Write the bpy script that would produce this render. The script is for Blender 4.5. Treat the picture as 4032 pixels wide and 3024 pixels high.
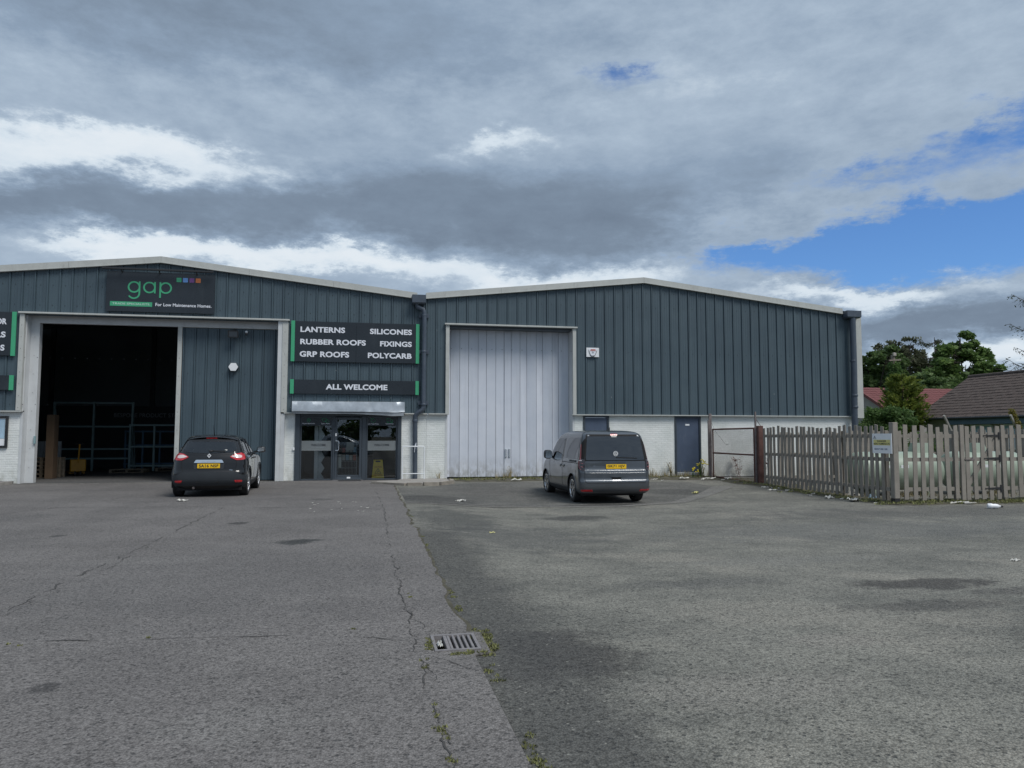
import bpy, math, random
import numpy as np
from mathutils import Vector, Matrix, Euler, noise as mnoise
from mathutils.geometry import delaunay_2d_cdt
R = math.radians
rnd = random.Random(7)
for o in list(bpy.data.objects): bpy.data.objects.remove(o)
SC = bpy.context.scene
COL = SC.collection

# ------------------------------------------------------------------ camera
cam_d = bpy.data.cameras.new('camera'); cam = bpy.data.objects.new('camera', cam_d); COL.objects.link(cam)
cam.location = (0, 0, 1.51)
cam.rotation_euler = Euler((R(90 + 4.026), R(-0.045), R(-10.908)), 'XYZ')
cam_d.sensor_width = 36.0; cam_d.lens = 36.0 * 2913.3 / 4032; cam_d.clip_end = 3000; cam_d.clip_start = 0.05
SC.camera = cam

# ------------------------------------------------------------------ light
SUN_EL, SUN_AZ = 55.0, 142.0          # degrees; azimuth clockwise from +Y: the veiled sun stands behind and right of the camera
sun_d = bpy.data.lights.new('sun', 'SUN'); sun_d.energy = 2.7; sun_d.angle = R(26); sun_d.color = (1.0, 0.965, 0.915)
sun = bpy.data.objects.new('sun', sun_d); COL.objects.link(sun)
sd = Vector((math.sin(R(SUN_AZ)) * math.cos(R(SUN_EL)), math.cos(R(SUN_AZ)) * math.cos(R(SUN_EL)), math.sin(R(SUN_EL))))
sun.rotation_euler = sd.to_track_quat('Z', 'Y').to_euler(); sun.location = (30, -30, 40)
SC.view_settings.view_transform = 'Standard'; SC.view_settings.look = 'None'
SC.view_settings.exposure = 0.0; SC.view_settings.gamma = 1.0; SC.view_settings.use_curve_mapping = False


class NT:
    """small helper to write node trees"""
    def __init__(s, tree): s.t = tree; s.n = tree.nodes; s.l = tree.links
    def add(s, typ, **kw):
        n = s.n.new(typ)
        for k, v in kw.items(): setattr(n, k, v)
        return n
    def put(s, sock, v):
        if v is None: return
        if isinstance(v, bpy.types.NodeSocket): s.l.new(v, sock)
        elif isinstance(v, (tuple, list)) and sock.type == 'RGBA' and len(v) == 3: sock.default_value = (*v, 1)
        else: sock.default_value = v
    def m(s, op, a, b=None, c=None, clamp=False):
        n = s.add('ShaderNodeMath', operation=op); n.use_clamp = clamp
        s.put(n.inputs[0], a); s.put(n.inputs[1], b); s.put(n.inputs[2], c); return n.outputs[0]
    def v(s, op, a, b=None, scale=None):
        n = s.add('ShaderNodeVectorMath', operation=op); s.put(n.inputs[0], a)
        if b is not None: s.put(n.inputs[1], b)
        if scale is not None: s.put(n.inputs['Scale'], scale)
        return n.outputs['Value'] if op in ('LENGTH', 'DISTANCE', 'DOT_PRODUCT') else n.outputs[0]
    def mix(s, f, a, b, mode='MIX'):
        n = s.add('ShaderNodeMix', data_type='RGBA', blend_type=mode); n.clamp_factor = True
        s.put(n.inputs[0], f); s.put(n.inputs[6], a); s.put(n.inputs[7], b); return n.outputs[2]
    def noise(s, vec, scale, detail=4, rough=0.55, dist=0.0, dim='3D'):
        n = s.add('ShaderNodeTexNoise', noise_dimensions=dim); s.put(n.inputs['Vector'], vec)
        n.inputs['Scale'].default_value = scale; n.inputs['Detail'].default_value = detail
        n.inputs['Roughness'].default_value = rough; n.inputs['Distortion'].default_value = dist
        return n.outputs['Fac']
    def voro(s, vec, scale, feature='F1', out='Distance', rnd_=1.0):
        n = s.add('ShaderNodeTexVoronoi', feature=feature); s.put(n.inputs['Vector'], vec)
        n.inputs['Scale'].default_value = scale; n.inputs['Randomness'].default_value = rnd_
        return n.outputs[out]
    def ramp(s, f, *stops):
        n = s.add('ShaderNodeMapRange'); n.interpolation_type = 'SMOOTHSTEP'
        s.put(n.inputs[0], f)
        for i, v in enumerate(stops): n.inputs[1 + i].default_value = v
        return n.outputs[0]
    def xyz(s, vec):
        n = s.add('ShaderNodeSeparateXYZ'); s.put(n.inputs[0], vec); return n.outputs
    def comb(s, x, y, z):
        n = s.add('ShaderNodeCombineXYZ'); s.put(n.inputs[0], x); s.put(n.inputs[1], y); s.put(n.inputs[2], z); return n.outputs[0]


# ------------------------------------------------------------------ sky: clear sky + broken cloud
W = bpy.data.worlds.new('World'); SC.world = W; W.use_nodes = True
def build_world():
    t = NT(W.node_tree); t.n.clear()
    out = t.add('ShaderNodeOutputWorld'); bg = t.add('ShaderNodeBackground')
    t.l.new(bg.outputs[0], out.inputs[0])
    sky = t.add('ShaderNodeTexSky', sky_type='NISHITA'); sky.sun_disc = False
    sky.sun_elevation = R(SUN_EL); sky.sun_rotation = R(SUN_AZ); sky.air_density = 1.0; sky.dust_density = 0.3; sky.ozone_density = 2.2
    d = t.add('ShaderNodeTexCoord').outputs['Generated']
    x, y, z = t.xyz(d)
    az = t.m('MULTIPLY', t.m('ARCTAN2', x, y), 180 / math.pi)
    el = t.m('MULTIPLY', t.m('ARCSINE', z), 180 / math.pi)
    # cloud lookups on a flat layer seen in perspective, so that they flatten towards the horizon
    k = t.m('DIVIDE', 1.0, t.m('ADD', t.m('MAXIMUM', z, 0.0), 0.16))
    p = t.comb(t.m('MULTIPLY', x, k), t.m('MULTIPLY', y, k), 0.0)
    ps = t.v('MULTIPLY', p, (0.8, 1.5, 1.0))
    q = t.comb(t.m('MULTIPLY', az, 0.07), t.m('MULTIPLY', el, 0.16), 0.35)
    w1 = t.m('SUBTRACT', t.noise(q, 1.1, 8, 0.66), 0.5)
    w2 = t.m('SUBTRACT', t.noise(t.v('ADD', q, (7.3, 2.1, 4.4)), 1.3, 8, 0.68), 0.5)
    fine = t.m('SUBTRACT', t.noise(t.comb(t.m('MULTIPLY', az, 0.1), t.m('MULTIPLY', el, 0.22), 2.0), 2.6, 10, 0.66), 0.5)
    azw = t.m('ADD', az, t.m('MULTIPLY', w1, 26.0))
    elw = t.m('ADD', el, t.m('ADD', t.m('MULTIPLY', w2, 6.5), t.m('MULTIPLY', fine, 2.6)))
    def blob(a0, e0, sa, se, amp):
        da = t.m('DIVIDE', t.m('SUBTRACT', azw, a0), sa); de = t.m('DIVIDE', t.m('SUBTRACT', elw, e0), se)
        r2 = t.m('ADD', t.m('MULTIPLY', da, da), t.m('MULTIPLY', de, de))
        return t.m('MULTIPLY', t.m('EXPONENT', t.m('MULTIPLY', r2, -1.0)), amp)
    def total(lst):
        s = None
        for b in lst:
            v = blob(*b); s = v if s is None else t.m('ADD', s, v)
        return s
    big = t.m('SUBTRACT', t.noise(ps, 0.9, 6, 0.55), 0.5)
    # thickness of cloud: thin = bright, thick = grey
    bright = t.ramp(total(SKY_BRIGHT), 0.06, 0.55, 0.0, 0.50); dark = t.ramp(total(SKY_DARK), 0.02, 0.28, 0.0, 0.36)
    th = t.m('ADD', 0.50, t.m('SUBTRACT', dark, bright))
    th = t.m('ADD', th, t.m('MULTIPLY', big, 0.34)); th = t.m('ADD', th, t.m('MULTIPLY', fine, 0.42))
    cr = t.add('ShaderNodeValToRGB'); t.put(cr.inputs[0], th)
    e = cr.color_ramp.elements
    e[0].position = 0.0; e[0].color = (0.76, 0.825, 0.885, 1)
    e[1].position = 1.0; e[1].color = (0.165, 0.215, 0.290, 1)
    for pos, c in ((0.2, (0.66, 0.75, 0.835)), (0.42, (0.40, 0.495, 0.61)), (0.62, (0.270, 0.355, 0.47)), (0.82, (0.205, 0.268, 0.355))):
        n = e.new(pos); n.color = (*c, 1)
    # cover: where the blue shows
    cov = t.m('SUBTRACT', t.m('ADD', 1.02, t.m('ADD', t.m('MULTIPLY', big, 0.55), t.m('MULTIPLY', fine, 1.15))), total(SKY_GAPS))
    cov = t.ramp(cov, 0.20, 0.80, 0.0, 1.0)
    clear = t.mix(1.0, sky.outputs[0], (SKY_GAIN * 0.62, SKY_GAIN * 0.92, SKY_GAIN * 1.30), 'MULTIPLY')
    colr = t.mix(cov, clear, t.mix(1.0, cr.outputs[0], (10.0, 10.0, 10.0), 'MULTIPLY'))
    t.l.new(colr, bg.inputs[0]); bg.inputs[1].default_value = 0.1
SKY_GAIN = 1.0
# (azimuth, elevation, half width, half height, amount): the layers of cloud as they stood
SKY_BRIGHT = [(-16, 18.9, 11, 1.7, .60), (-25, 17.0, 5, 1.4, .30), (9, 21.9, 5, 0.9, .30), (-17, 12.2, 9, 1.1, .42), (-3, 12.9, 11, 1.2, .52), (14, 11.8, 9, 1.4, .46),
              (24, 25, 12, 5, .17), (36, 10.0, 10, 0.9, .42), (45, 5.0, 5, 1.2, .42), (44, 12.2, 5, .6, .3), (0, 25.5, 6, 1.5, .08)]
SKY_DARK = [(-14, 29, 34, 5.0, .19), (5, 17.5, 17, 2.7, .34), (-19, 15.3, 14, 1.9, .26), (19, 15.2, 8, 2.8, .18), (39, 7.7, 12, 1.3, .36), (27, 19, 10, 3, .09)]
SKY_GAPS = [(43, 13.2, 11, 2.3, 1.5), (32, 12.4, 7, 1.6, .80), (47, 19.5, 8, 1.8, .72), (20, 26.3, 4, 1.2, .5), (38, 17.6, 6, 0.9, .45)]
build_world()

# ------------------------------------------------------------------ materials
MAT = {}
def new_mat(name):
    m = bpy.data.materials.new(name); m.use_nodes = True
    t = NT(m.node_tree); t.n.clear()
    out = t.add('ShaderNodeOutputMaterial'); b = t.add('ShaderNodeBsdfPrincipled')
    t.l.new(b.outputs[0], out.inputs[0]); MAT[name] = m
    return m, t, b, out
def obj_co(t): return t.add('ShaderNodeTexCoord').outputs['Object']
def pos_co(t): return t.add('ShaderNodeNewGeometry').outputs['Position']
def bump(t, b, h, strength, dist):
    n = t.add('ShaderNodeBump'); n.inputs['Strength'].default_value = strength; n.inputs['Distance'].default_value = dist
    t.put(n.inputs['Height'], h); t.l.new(n.outputs[0], b.inputs['Normal'])
def simple(name, col, rough=0.5, metal=0.0, var=0.12, vscale=3.0, grain=0.0, gscale=80.0, spec=0.5, coat=0.0, dirt=None, dirt_amt=0.3, world=False, island=0.0):
    """painted / plain surface with uneven colour, uneven gloss and a little relief"""
    m, t, b, out = new_mat(name)
    co = pos_co(t) if world else obj_co(t)
    n1 = t.noise(co, vscale, 5, 0.6)
    c = t.mix(t.ramp(n1, 0.25, 0.75, 0.0, 1.0), tuple(v * (1 - var) for v in col), tuple(min(1, v * (1 + var)) for v in col))
    if island:
        rn = t.add('ShaderNodeNewGeometry').outputs['Random Per Island']
        f = t.m('ADD', 1 - island, t.m('MULTIPLY', rn, 2 * island)); c = t.mix(1.0, c, t.comb(f, f, f), 'MULTIPLY')
    if dirt:
        nd = t.noise(t.v('MULTIPLY', co, (1.0, 1.0, 0.35)), vscale * 2.3, 6, 0.68)
        c = t.mix(t.m('MULTIPLY', t.ramp(nd, 0.52, 0.78, 0.0, 1.0), dirt_amt), c, dirt)
    t.put(b.inputs['Base Color'], c); b.inputs['Metallic'].default_value = metal
    t.put(b.inputs['Roughness'], t.m('ADD', rough - 0.08, t.m('MULTIPLY', t.noise(co, vscale * 4, 3), 0.16), clamp=True))
    b.inputs['Specular IOR Level'].default_value = spec
    if coat: b.inputs['Coat Weight'].default_value = coat; b.inputs['Coat Roughness'].default_value = 0.04
    if grain: bump(t, b, t.noise(co, gscale, 4, 0.6), grain, 0.01)
    return m

def mat_cladding():
    m, t, b, out = new_mat('cladding_paint'); co = pos_co(t)
    x, y, z = t.xyz(co)
    c = t.mix(t.ramp(t.noise(co, 0.6, 5, 0.6), 0.3, 0.7, 0, 1), (0.053, 0.083, 0.104), (0.068, 0.103, 0.125))
    # pale runs and bird lime
    sv = t.v('MULTIPLY', co, (9.0, 1.0, 0.75))
    s1 = t.ramp(t.noise(sv, 1.6, 6, 0.72), 0.655, 0.76, 0, 1)
    patch = t.ramp(t.noise(co, 0.45, 3, 0.5), 0.48, 0.66, 0, 1)
    c = t.mix(t.m('MULTIPLY', t.m('MULTIPLY', s1, patch), 0.42), c, (0.45, 0.48, 0.48))
    spots = t.voro(t.v('MULTIPLY', co, (1.5, 1.0, 0.8)), 1.4)
    sp = t.m('MULTIPLY', t.ramp(t.m('ADD', spots, t.m('MULTIPLY', t.noise(co, 14, 4), 0.10)), 0.085, 0.062, 0, 1), 0.55)
    c = t.mix(sp, c, (0.55, 0.57, 0.56))
    c = t.mix(t.m('MULTIPLY', t.ramp(t.noise(t.v('MULTIPLY', co, (6, 1, 0.25)), 1.0, 5, 0.6), 0.45, 0.75, 0, 1), 0.6), c, (0.038, 0.060, 0.078))
    t.put(b.inputs['Base Color'], c)
    t.put(b.inputs['Roughness'], t.m('ADD', 0.42, t.m('MULTIPLY', t.noise(co, 3, 4), 0.2)))
    bump(t, b, t.noise(t.v('MULTIPLY', co, (1, 1, 0.3)), 2.2, 3), 0.10, 0.02)
mat_cladding()

def mat_brick():
    m, t, b, out = new_mat('painted_brick'); co = pos_co(t); x, y, z = t.xyz(co)
    c = t.mix(t.ramp(t.noise(co, 1.3, 5, 0.6), 0.3, 0.7, 0, 1), (0.66, 0.69, 0.67), (0.77, 0.79, 0.775))
    rn = t.add('ShaderNodeObjectInfo').outputs['Random']
    f = t.m('ADD', 0.965, t.m('MULTIPLY', rn, 0.045)); c = t.mix(1.0, c, t.comb(f, f, f), 'MULTIPLY')
    flake = t.ramp(t.noise(co, 7, 7, 0.7), 0.66, 0.72, 0, 1)
    c = t.mix(t.m('MULTIPLY', flake, 0.5), c, (0.42, 0.40, 0.37))
    splash = t.m('MULTIPLY', t.ramp(z, 0.75, 0.0, 0, 1), t.ramp(t.noise(t.v('MULTIPLY', co, (1, 1, 0.6)), 4, 6, 0.65), 0.38, 0.62, 0, 1))
    c = t.mix(t.m('MULTIPLY', splash, 0.55), c, (0.34, 0.345, 0.29))
    t.put(b.inputs['Base Color'], c); b.inputs['Roughness'].default_value = 0.75
    bump(t, b, t.noise(co, 60, 5, 0.65), 0.35, 0.006)
mat_brick()

def asphalt(name, ca, cb, stone, blobs, bands, gscale, pale=None, bstr=0.8):
    m, t, b, out = new_mat(name); co = pos_co(t); x, y, z = t.xyz(co)
    flat = t.comb(x, y, 0.0)
    c = t.mix(t.ramp(t.m('ADD', t.m('MULTIPLY', t.noise(t.v('MULTIPLY', flat, (0.8, 1.15, 1)), 0.55, 9, 0.70), 0.7), t.m('MULTIPLY', t.noise(flat, 3.7, 6, 0.7), 0.3)), 0.36, 0.64, 0, 1), ca, cb)
    if pale:
        c = t.mix(t.m('MULTIPLY', t.ramp(t.noise(t.v('ADD', flat, (13, 4, 0)), 0.55, 6, 0.6), 0.50, 0.66, 0, 1), 0.75), c, pale)
    dn = t.m('SUBTRACT', t.noise(flat, 1.7, 6, 0.65), 0.5)
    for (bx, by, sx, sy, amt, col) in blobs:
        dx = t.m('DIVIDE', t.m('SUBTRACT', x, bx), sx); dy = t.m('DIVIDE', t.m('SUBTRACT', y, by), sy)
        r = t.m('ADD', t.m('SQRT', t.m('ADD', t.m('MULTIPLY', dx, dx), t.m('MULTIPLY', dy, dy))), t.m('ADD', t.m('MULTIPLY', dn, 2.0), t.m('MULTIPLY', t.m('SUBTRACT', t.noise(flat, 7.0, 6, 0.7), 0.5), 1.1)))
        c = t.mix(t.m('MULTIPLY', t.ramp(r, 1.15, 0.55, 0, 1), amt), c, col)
    for (bx, wd, y0, y1, amt, col) in bands:
        f = t.ramp(t.m('ADD', t.m('ABSOLUTE', t.m('SUBTRACT', x, bx)), t.m('MULTIPLY', dn, 0.9)), wd, wd * 0.35, 0, 1)
        g = t.ramp(y, y1, y1 - 2.0, 0, 1)
        c = t.mix(t.m('MULTIPLY', t.m('MULTIPLY', f, g), amt), c, col)
    # aggregate: stones of several sizes, dark binder between them
    wv = t.v('ADD', flat, t.v('SCALE', t.add('ShaderNodeTexNoise').outputs['Color'], scale=0.0))
    vc = t.add('ShaderNodeTexVoronoi', feature='F1'); t.put(vc.inputs['Vector'], wv); vc.inputs['Scale'].default_value = gscale
    s1 = t.xyz(vc.outputs['Color'])[0]
    v2 = t.add('ShaderNodeTexVoronoi', feature='F1'); t.put(v2.inputs['Vector'], wv); v2.inputs['Scale'].default_value = gscale * 0.45
    s2 = t.xyz(v2.outputs['Color'])[1]
    mid = t.noise(flat, gscale * 0.28, 4, 0.7)
    f = t.m('ADD', t.m('MULTIPLY', t.ramp(s1, 0.0, 1.0, -1, 1), 0.25), t.m('MULTIPLY', t.ramp(mid, 0.25, 0.75, -1, 1), 0.26))
    edge = t.ramp(vc.outputs['Distance'], 0.40, 0.80, 0.07, -0.30)
    f = t.m('ADD', t.m('ADD', f, edge), 1.04)
    c = t.mix(1.0, c, t.comb(f, f, f), 'MULTIPLY')
    big = t.m('MULTIPLY', t.ramp(s2, 0.945, 0.965, 0, 1), t.ramp(v2.outputs['Distance'], 0.36, 0.26, 0, 1))
    c = t.mix(t.m('MULTIPLY', big, 0.75), c, stone)
    hole = t.m('MULTIPLY', t.ramp(s2, 0.19, 0.13, 0, 1), t.ramp(v2.outputs['Distance'], 0.5, 0.3, 0, 1))
    c = t.mix(t.m('MULTIPLY', hole, 0.6), c, (0.03, 0.032, 0.034))
    t.put(b.inputs['Base Color'], c)
    b.inputs['Roughness'].default_value = 0.88; b.inputs['Specular IOR Level'].default_value = 0.25
    h = t.m('ADD', t.m('MULTIPLY', vc.outputs['Distance'], -0.9), t.m('ADD', t.m('MULTIPLY', mid, 1.1), t.m('MULTIPLY', hole, -1.0)))
    bump(t, b, h, bstr, 0.011)
    return m
OIL_AND_DARK = (0.030, 0.030, 0.031)  # oil drips on the old tarmac, and the dark strip along the van's rear
asphalt('asphalt_old', (0.132, 0.125, 0.121), (0.172, 0.163, 0.157), (0.25, 0.24, 0.23),
        [(-0.95, 11.1, .34, .30, .85, (0.032, .036, .036)), (-3.4, 20.0, 2.0, 3.0, .35, (.10, .095, .095)), (-5.4, 23.2, 5.5, 1.6, .25, (.105, .10, .10)), (-1.6, 8.6, 2.2, 2.4, .22, (.105, .104, .105)), (-2.2, 13.6, .16, .22, .7, OIL_AND_DARK), (-4.6, 12.4, .12, .16, .6, OIL_AND_DARK), (-1.1, 18.3, .3, .25, .5, (.06, .06, .06)), (-6.3, 15.3, .5, .8, .35, (.08, .08, .08)), (-1.9, 5.0, .10, .12, .6, OIL_AND_DARK), (-.6, 4.2, .5, .3, .25, (.2, .195, .185)), (-2.6, 9.8, 1.0, .3, .3, (.2, .192, .183))],
        [(-5.0, .55, 0, 26, .22, (.098, .094, .092)), (-7.0, .6, 0, 26, .22, (.098, .094, .092)), (-1.5, .5, 0, 24, .14, (.11, .105, .103))], 88.0, bstr=0.55)
asphalt('macadam', (0.125, 0.125, 0.112), (0.212, 0.208, 0.182), (0.27, 0.265, 0.235),
        [(1.35, 5.2, .55, .7, .80, (.062, .060, .056)), (5.9, 7.1, .85, .36, .80, (.052, .049, .047)), (5.2, 6.15, .95, .25, .55, (.06, .058, .056)), (6.6, 6.6, .6, .22, .5, (.06, .056, .055)),
         (4.2, 14.8, .75, .45, .7, (.06, .06, .057)), (2.3, 12.0, 1.3, 2.0, .45, (.085, .087, .086)), (1.6, 14.3, .9, 2.2, .6, (.07, .072, .07)), (9, 12, 5, 1.4, .35, (.10, .105, .108)),
         (13, 14.6, 6, 1.2, .55, (.085, .085, .083)), (3.6, 7.6, 1.0, .3, .35, (.10, .10, .098)), (5.6, 9.0, 1.8, .35, .45, (.20, .198, .18)), (3.5, 5.2, .45, .22, .5, (.22, .208, .185)), (2.2, 4.3, .9, .35, .4, (.21, .2, .18))],
        [(0.9, 0.85, 0, 13.5, .72, (.066, .066, .064))], 78.0, pale=(0.235, 0.225, 0.195), bstr=0.7)
asphalt('patch_tarmac', (0.098, 0.098, 0.092), (0.155, 0.152, 0.140), (0.2, 0.2, 0.19),
        [(1.7, 18.6, 1.2, 1.1, .6, (.05, .05, .05)), (5.6, 17.35, 1.6, .30, .8, OIL_AND_DARK), (3.4, 21.6, 1.4, 1.4, .4, (.115, .11, .105)), (9.0, 20.6, 1.2, 1.0, .5, (.06, .06, .058)), (6.0, 20, 1.3, 2.4, .5, (.05, .05, .05))], [], 60.0)  # darkest strip along the van's rear, darker ground beneath the van
asphalt('pale_tarmac', (0.150, 0.147, 0.138), (0.20, 0.195, 0.180), (0.3, 0.3, 0.28), [], [], 60.0)
asphalt('interior_floor', (0.085, 0.085, 0.085), (0.11, 0.11, 0.11), (0.15, 0.15, 0.15), [], [], 40.0, bstr=0.2)

simple('trim_grey', (0.46, 0.475, 0.455), 0.5, var=0.06, dirt=(0.25, 0.25, 0.23), dirt_amt=0.35, world=True)
simple('jamb_grey', (0.56, 0.58, 0.59), 0.5, var=0.05, dirt=(0.3, 0.3, 0.29), dirt_amt=0.3, world=True)
def mat_fold():
    m, t, b, out = new_mat('fold_paint'); co = pos_co(t); z = t.xyz(co)[2]
    c = t.mix(t.ramp(t.noise(co, 1.2, 5, 0.6), 0.3, 0.7, 0, 1), (0.56, 0.60, 0.675), (0.62, 0.655, 0.72))
    st = t.ramp(t.noise(t.v('MULTIPLY', co, (7, 1, 0.3)), 1.3, 6, 0.68), 0.50, 0.78, 0, 1)
    c = t.mix(t.m('MULTIPLY', st, 0.35), c, (0.34, 0.35, 0.37))
    sc = t.ramp(t.noise(t.v('MULTIPLY', co, (3, 1, 1.4)), 2.2, 8, 0.72), 0.66, 0.72, 0, 1)
    c = t.mix(t.m('MULTIPLY', sc, 0.4), c, (0.26, 0.26, 0.27))
    lo = t.m('MULTIPLY', t.ramp(z, 0.9, 0.0, 0, 1), t.ramp(t.noise(t.v('MULTIPLY', co, (2, 1, 1)), 3.5, 7, 0.68), 0.36, 0.62, 0, 1))
    c = t.mix(t.m('MULTIPLY', lo, 0.6), c, (0.24, 0.235, 0.21))
    t.put(b.inputs['Base Color'], c); b.inputs['Roughness'].default_value = 0.45
    bump(t, b, t.noise(co, 4, 3), 0.06, 0.02)
mat_fold()
simple('door_blue', (0.070, 0.095, 0.145), 0.42, var=0.08, dirt=(0.2, 0.22, 0.25), dirt_amt=0.25, world=True)
simple('pipe_blue', (0.060, 0.078, 0.105), 0.42, var=0.10, dirt=(0.2, 0.22, 0.24), dirt_amt=0.25, world=True)
simple('frame_dark', (0.050, 0.063, 0.078), 0.35, var=0.08, world=True)
simple('sign_black', (0.020, 0.026, 0.033), 0.28, var=0.15, vscale=1.0, dirt=(0.1, 0.12, 0.13), dirt_amt=0.12, world=True)
simple('sign_green', (0.055, 0.36, 0.185), 0.4, var=0.04, world=True)
simple('sign_white', (0.75, 0.78, 0.84), 0.4, var=0.02, world=True)
simple('sign_pale', (0.45, 0.66, 0.56), 0.4, var=0.02)
simple('sq_blue', (0.14, 0.31, 0.66), 0.4, var=0.02); simple('sq_purple', (0.20, 0.075, 0.27), 0.4, var=0.02); simple('sq_orange', (0.58, 0.17, 0.05), 0.4, var=0.02)
simple('galvanised', (0.44, 0.48, 0.52), 0.38, metal=0.45, var=0.14, vscale=4, dirt=(0.3, 0.31, 0.33), dirt_amt=0.35, world=True)
simple('white_plastic', (0.78, 0.80, 0.82), 0.35, var=0.03); simple('black_plastic', (0.022, 0.024, 0.027), 0.45, var=0.1)
simple('steel_bright', (0.72, 0.73, 0.75), 0.18, metal=1.0, var=0.05)
simple('white_metal', (0.72, 0.75, 0.78), 0.4, var=0.06, dirt=(0.4, 0.38, 0.35), dirt_amt=0.3)
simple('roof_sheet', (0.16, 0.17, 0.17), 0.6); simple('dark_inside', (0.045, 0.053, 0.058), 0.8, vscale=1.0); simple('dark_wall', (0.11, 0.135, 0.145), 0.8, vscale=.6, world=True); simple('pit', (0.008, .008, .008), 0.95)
simple('concrete', (0.30, 0.285, 0.265), 0.85, var=0.2, vscale=5, grain=0.4, gscale=50, dirt=(0.12, 0.115, 0.10), dirt_amt=0.5, world=True)
simple('kerb_stone', (0.27, 0.245, 0.21), 0.85, var=0.25, vscale=4, grain=0.4, gscale=40, dirt=(0.10, 0.095, 0.08), dirt_amt=0.6, world=True)
simple('crack', (0.052, 0.050, 0.048), 0.95, var=0.3, vscale=30)
simple('soil', (0.070, 0.064, 0.045), 0.95, var=0.45, vscale=5, grain=0.8, gscale=40, dirt=(0.105, 0.115, 0.04), dirt_amt=0.85, world=True)
simple('lawn', (0.075, 0.115, 0.035), 0.95, var=0.35, vscale=2, grain=0.8, gscale=25, dirt=(0.13, 0.13, 0.05), dirt_amt=0.5, world=True)
simple('moss', (0.165, 0.172, 0.065), 0.9, var=0.3, vscale=8, world=True, island=0.35)
simple('grass_dry', (0.30, 0.25, 0.13), 0.9, var=0.3, vscale=8, island=0.3)
simple('weed_green', (0.085, 0.13, 0.035), 0.8, var=0.3, vscale=9, island=0.35); simple('weed_red', (0.16, 0.075, 0.05), 0.9, var=0.3, island=0.3); simple('petal', (0.72, 0.58, 0.03), 0.6, var=0.1)
simple('timber', (0.250, 0.228, 0.198), 0.85, var=0.16, vscale=2.5, grain=0.35, gscale=45, dirt=(0.10, 0.092, 0.08), dirt_amt=0.55)
simple('rust', (0.115, 0.055, 0.045), 0.8, var=0.3, vscale=7, grain=0.3, gscale=60, dirt=(0.19, 0.15, 0.14), dirt_amt=0.5); simple('old_steel', (0.17, 0.145, 0.14), 0.7, var=0.25, vscale=9, dirt=(0.12, 0.06, 0.05), dirt_amt=0.7)
simple('wire', (0.20, 0.18, 0.18), 0.6, metal=0.4); simple('black_iron', (0.02, 0.02, 0.022), 0.6)
simple('cast_iron', (0.20, 0.19, 0.192), 0.6, var=0.2, vscale=14, grain=0.25, gscale=70)
simple('tank_green', (0.30, 0.36, 0.29), 0.4, var=0.06, vscale=1.5, dirt=(0.2, 0.24, 0.17), dirt_amt=0.35)
simple('paper', (0.58, 0.57, 0.53), 0.8, var=0.08, vscale=9); simple('paper_blue', (0.35, 0.50, 0.62), 0.7); simple('paper_yellow', (0.68, 0.64, 0.28), 0.7)
simple('caution_yellow', (0.84, 0.60, 0.04), 0.45, var=0.04); simple('caution_red', (0.45, 0.09, 0.02), 0.5); simple('ink', (0.02, 0.022, 0.03), 0.5, var=0.0); simple('ink_blue', (0.09, 0.12, 0.22), 0.5, var=0.0); simple('ink_red', (0.50, 0.13, 0.09), 0.5, var=0.0); simple('pale_yellow', (0.70, 0.64, 0.25), 0.5)
simple('tile_brown', (0.072, 0.054, 0.047), 0.85, var=0.3, vscale=6, grain=0.4, gscale=30, dirt=(0.19, 0.185, 0.17), dirt_amt=0.45, world=True); simple('tile_red', (0.150, 0.048, 0.047), 0.8, var=0.15, vscale=3, dirt=(0.13, 0.035, 0.035), dirt_amt=0.6, world=True)
simple('harling', (0.30, 0.28, 0.27), 0.9, grain=0.5, gscale=20); simple('house_wall', (0.34, 0.32, 0.30), 0.9, grain=0.4, gscale=20); simple('fascia_blue', (0.075, 0.115, 0.155), 0.5)
simple('bark', (0.060, 0.050, 0.042), 0.95, var=0.3, vscale=3, grain=0.6, gscale=12); simple('pole_wood', (0.23, 0.195, 0.165), 0.9, var=0.2, vscale=4); simple('insulator', (.33, .30, .27), .6)
simple('cardboard', (0.12, 0.080, 0.050), 0.85); simple('pallet_wood', (0.24, 0.20, 0.15), 0.9, var=0.25); simple('rack_blue', (0.06, 0.14, 0.23), 0.5); simple('rack_teal', (0.22, 0.33, 0.35), 0.6); simple('truck_yellow', (0.42, 0.21, 0.015), 0.5)
simple('letter_dim', (0.30, 0.33, 0.35), 0.6); simple('tyre', (0.018, 0.018, 0.019), 0.8, var=0.2, vscale=20, grain=0.2, gscale=60); simple('alloy', (0.62, 0.63, 0.65), 0.25, metal=0.9, var=0.06, vscale=10)
simple('car_plastic', (0.026, 0.031, 0.037), 0.55, var=0.1, grain=0.05, gscale=300); simple('under', (0.010, 0.010, 0.011), 0.9); simple('gap_dark', (0.004, 0.004, 0.005), 0.8, var=0)
simple('chrome', (0.80, 0.82, 0.84), 0.12, metal=1.0, var=0.02); simple('lamp_clear', (0.66, 0.58, 0.57), 0.12, var=0.05, coat=1.0); simple('plate_yellow', (0.84, 0.52, 0.015), 0.35, var=0.02); simple('seat_dark', (.03, .03, .035), .8)
simple('badge_silver', (0.78, 0.79, 0.80), 0.3, metal=0.25, var=0.02); simple('lamp_dark', (0.02, 0.012, 0.014), 0.08, var=0.2, coat=1.0); simple('lamp_strip', (0.34, 0.11, 0.12), 0.2, var=0.1, coat=1.0); simple('floor_mat', (0.035, 0.035, 0.036), 0.95)
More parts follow.
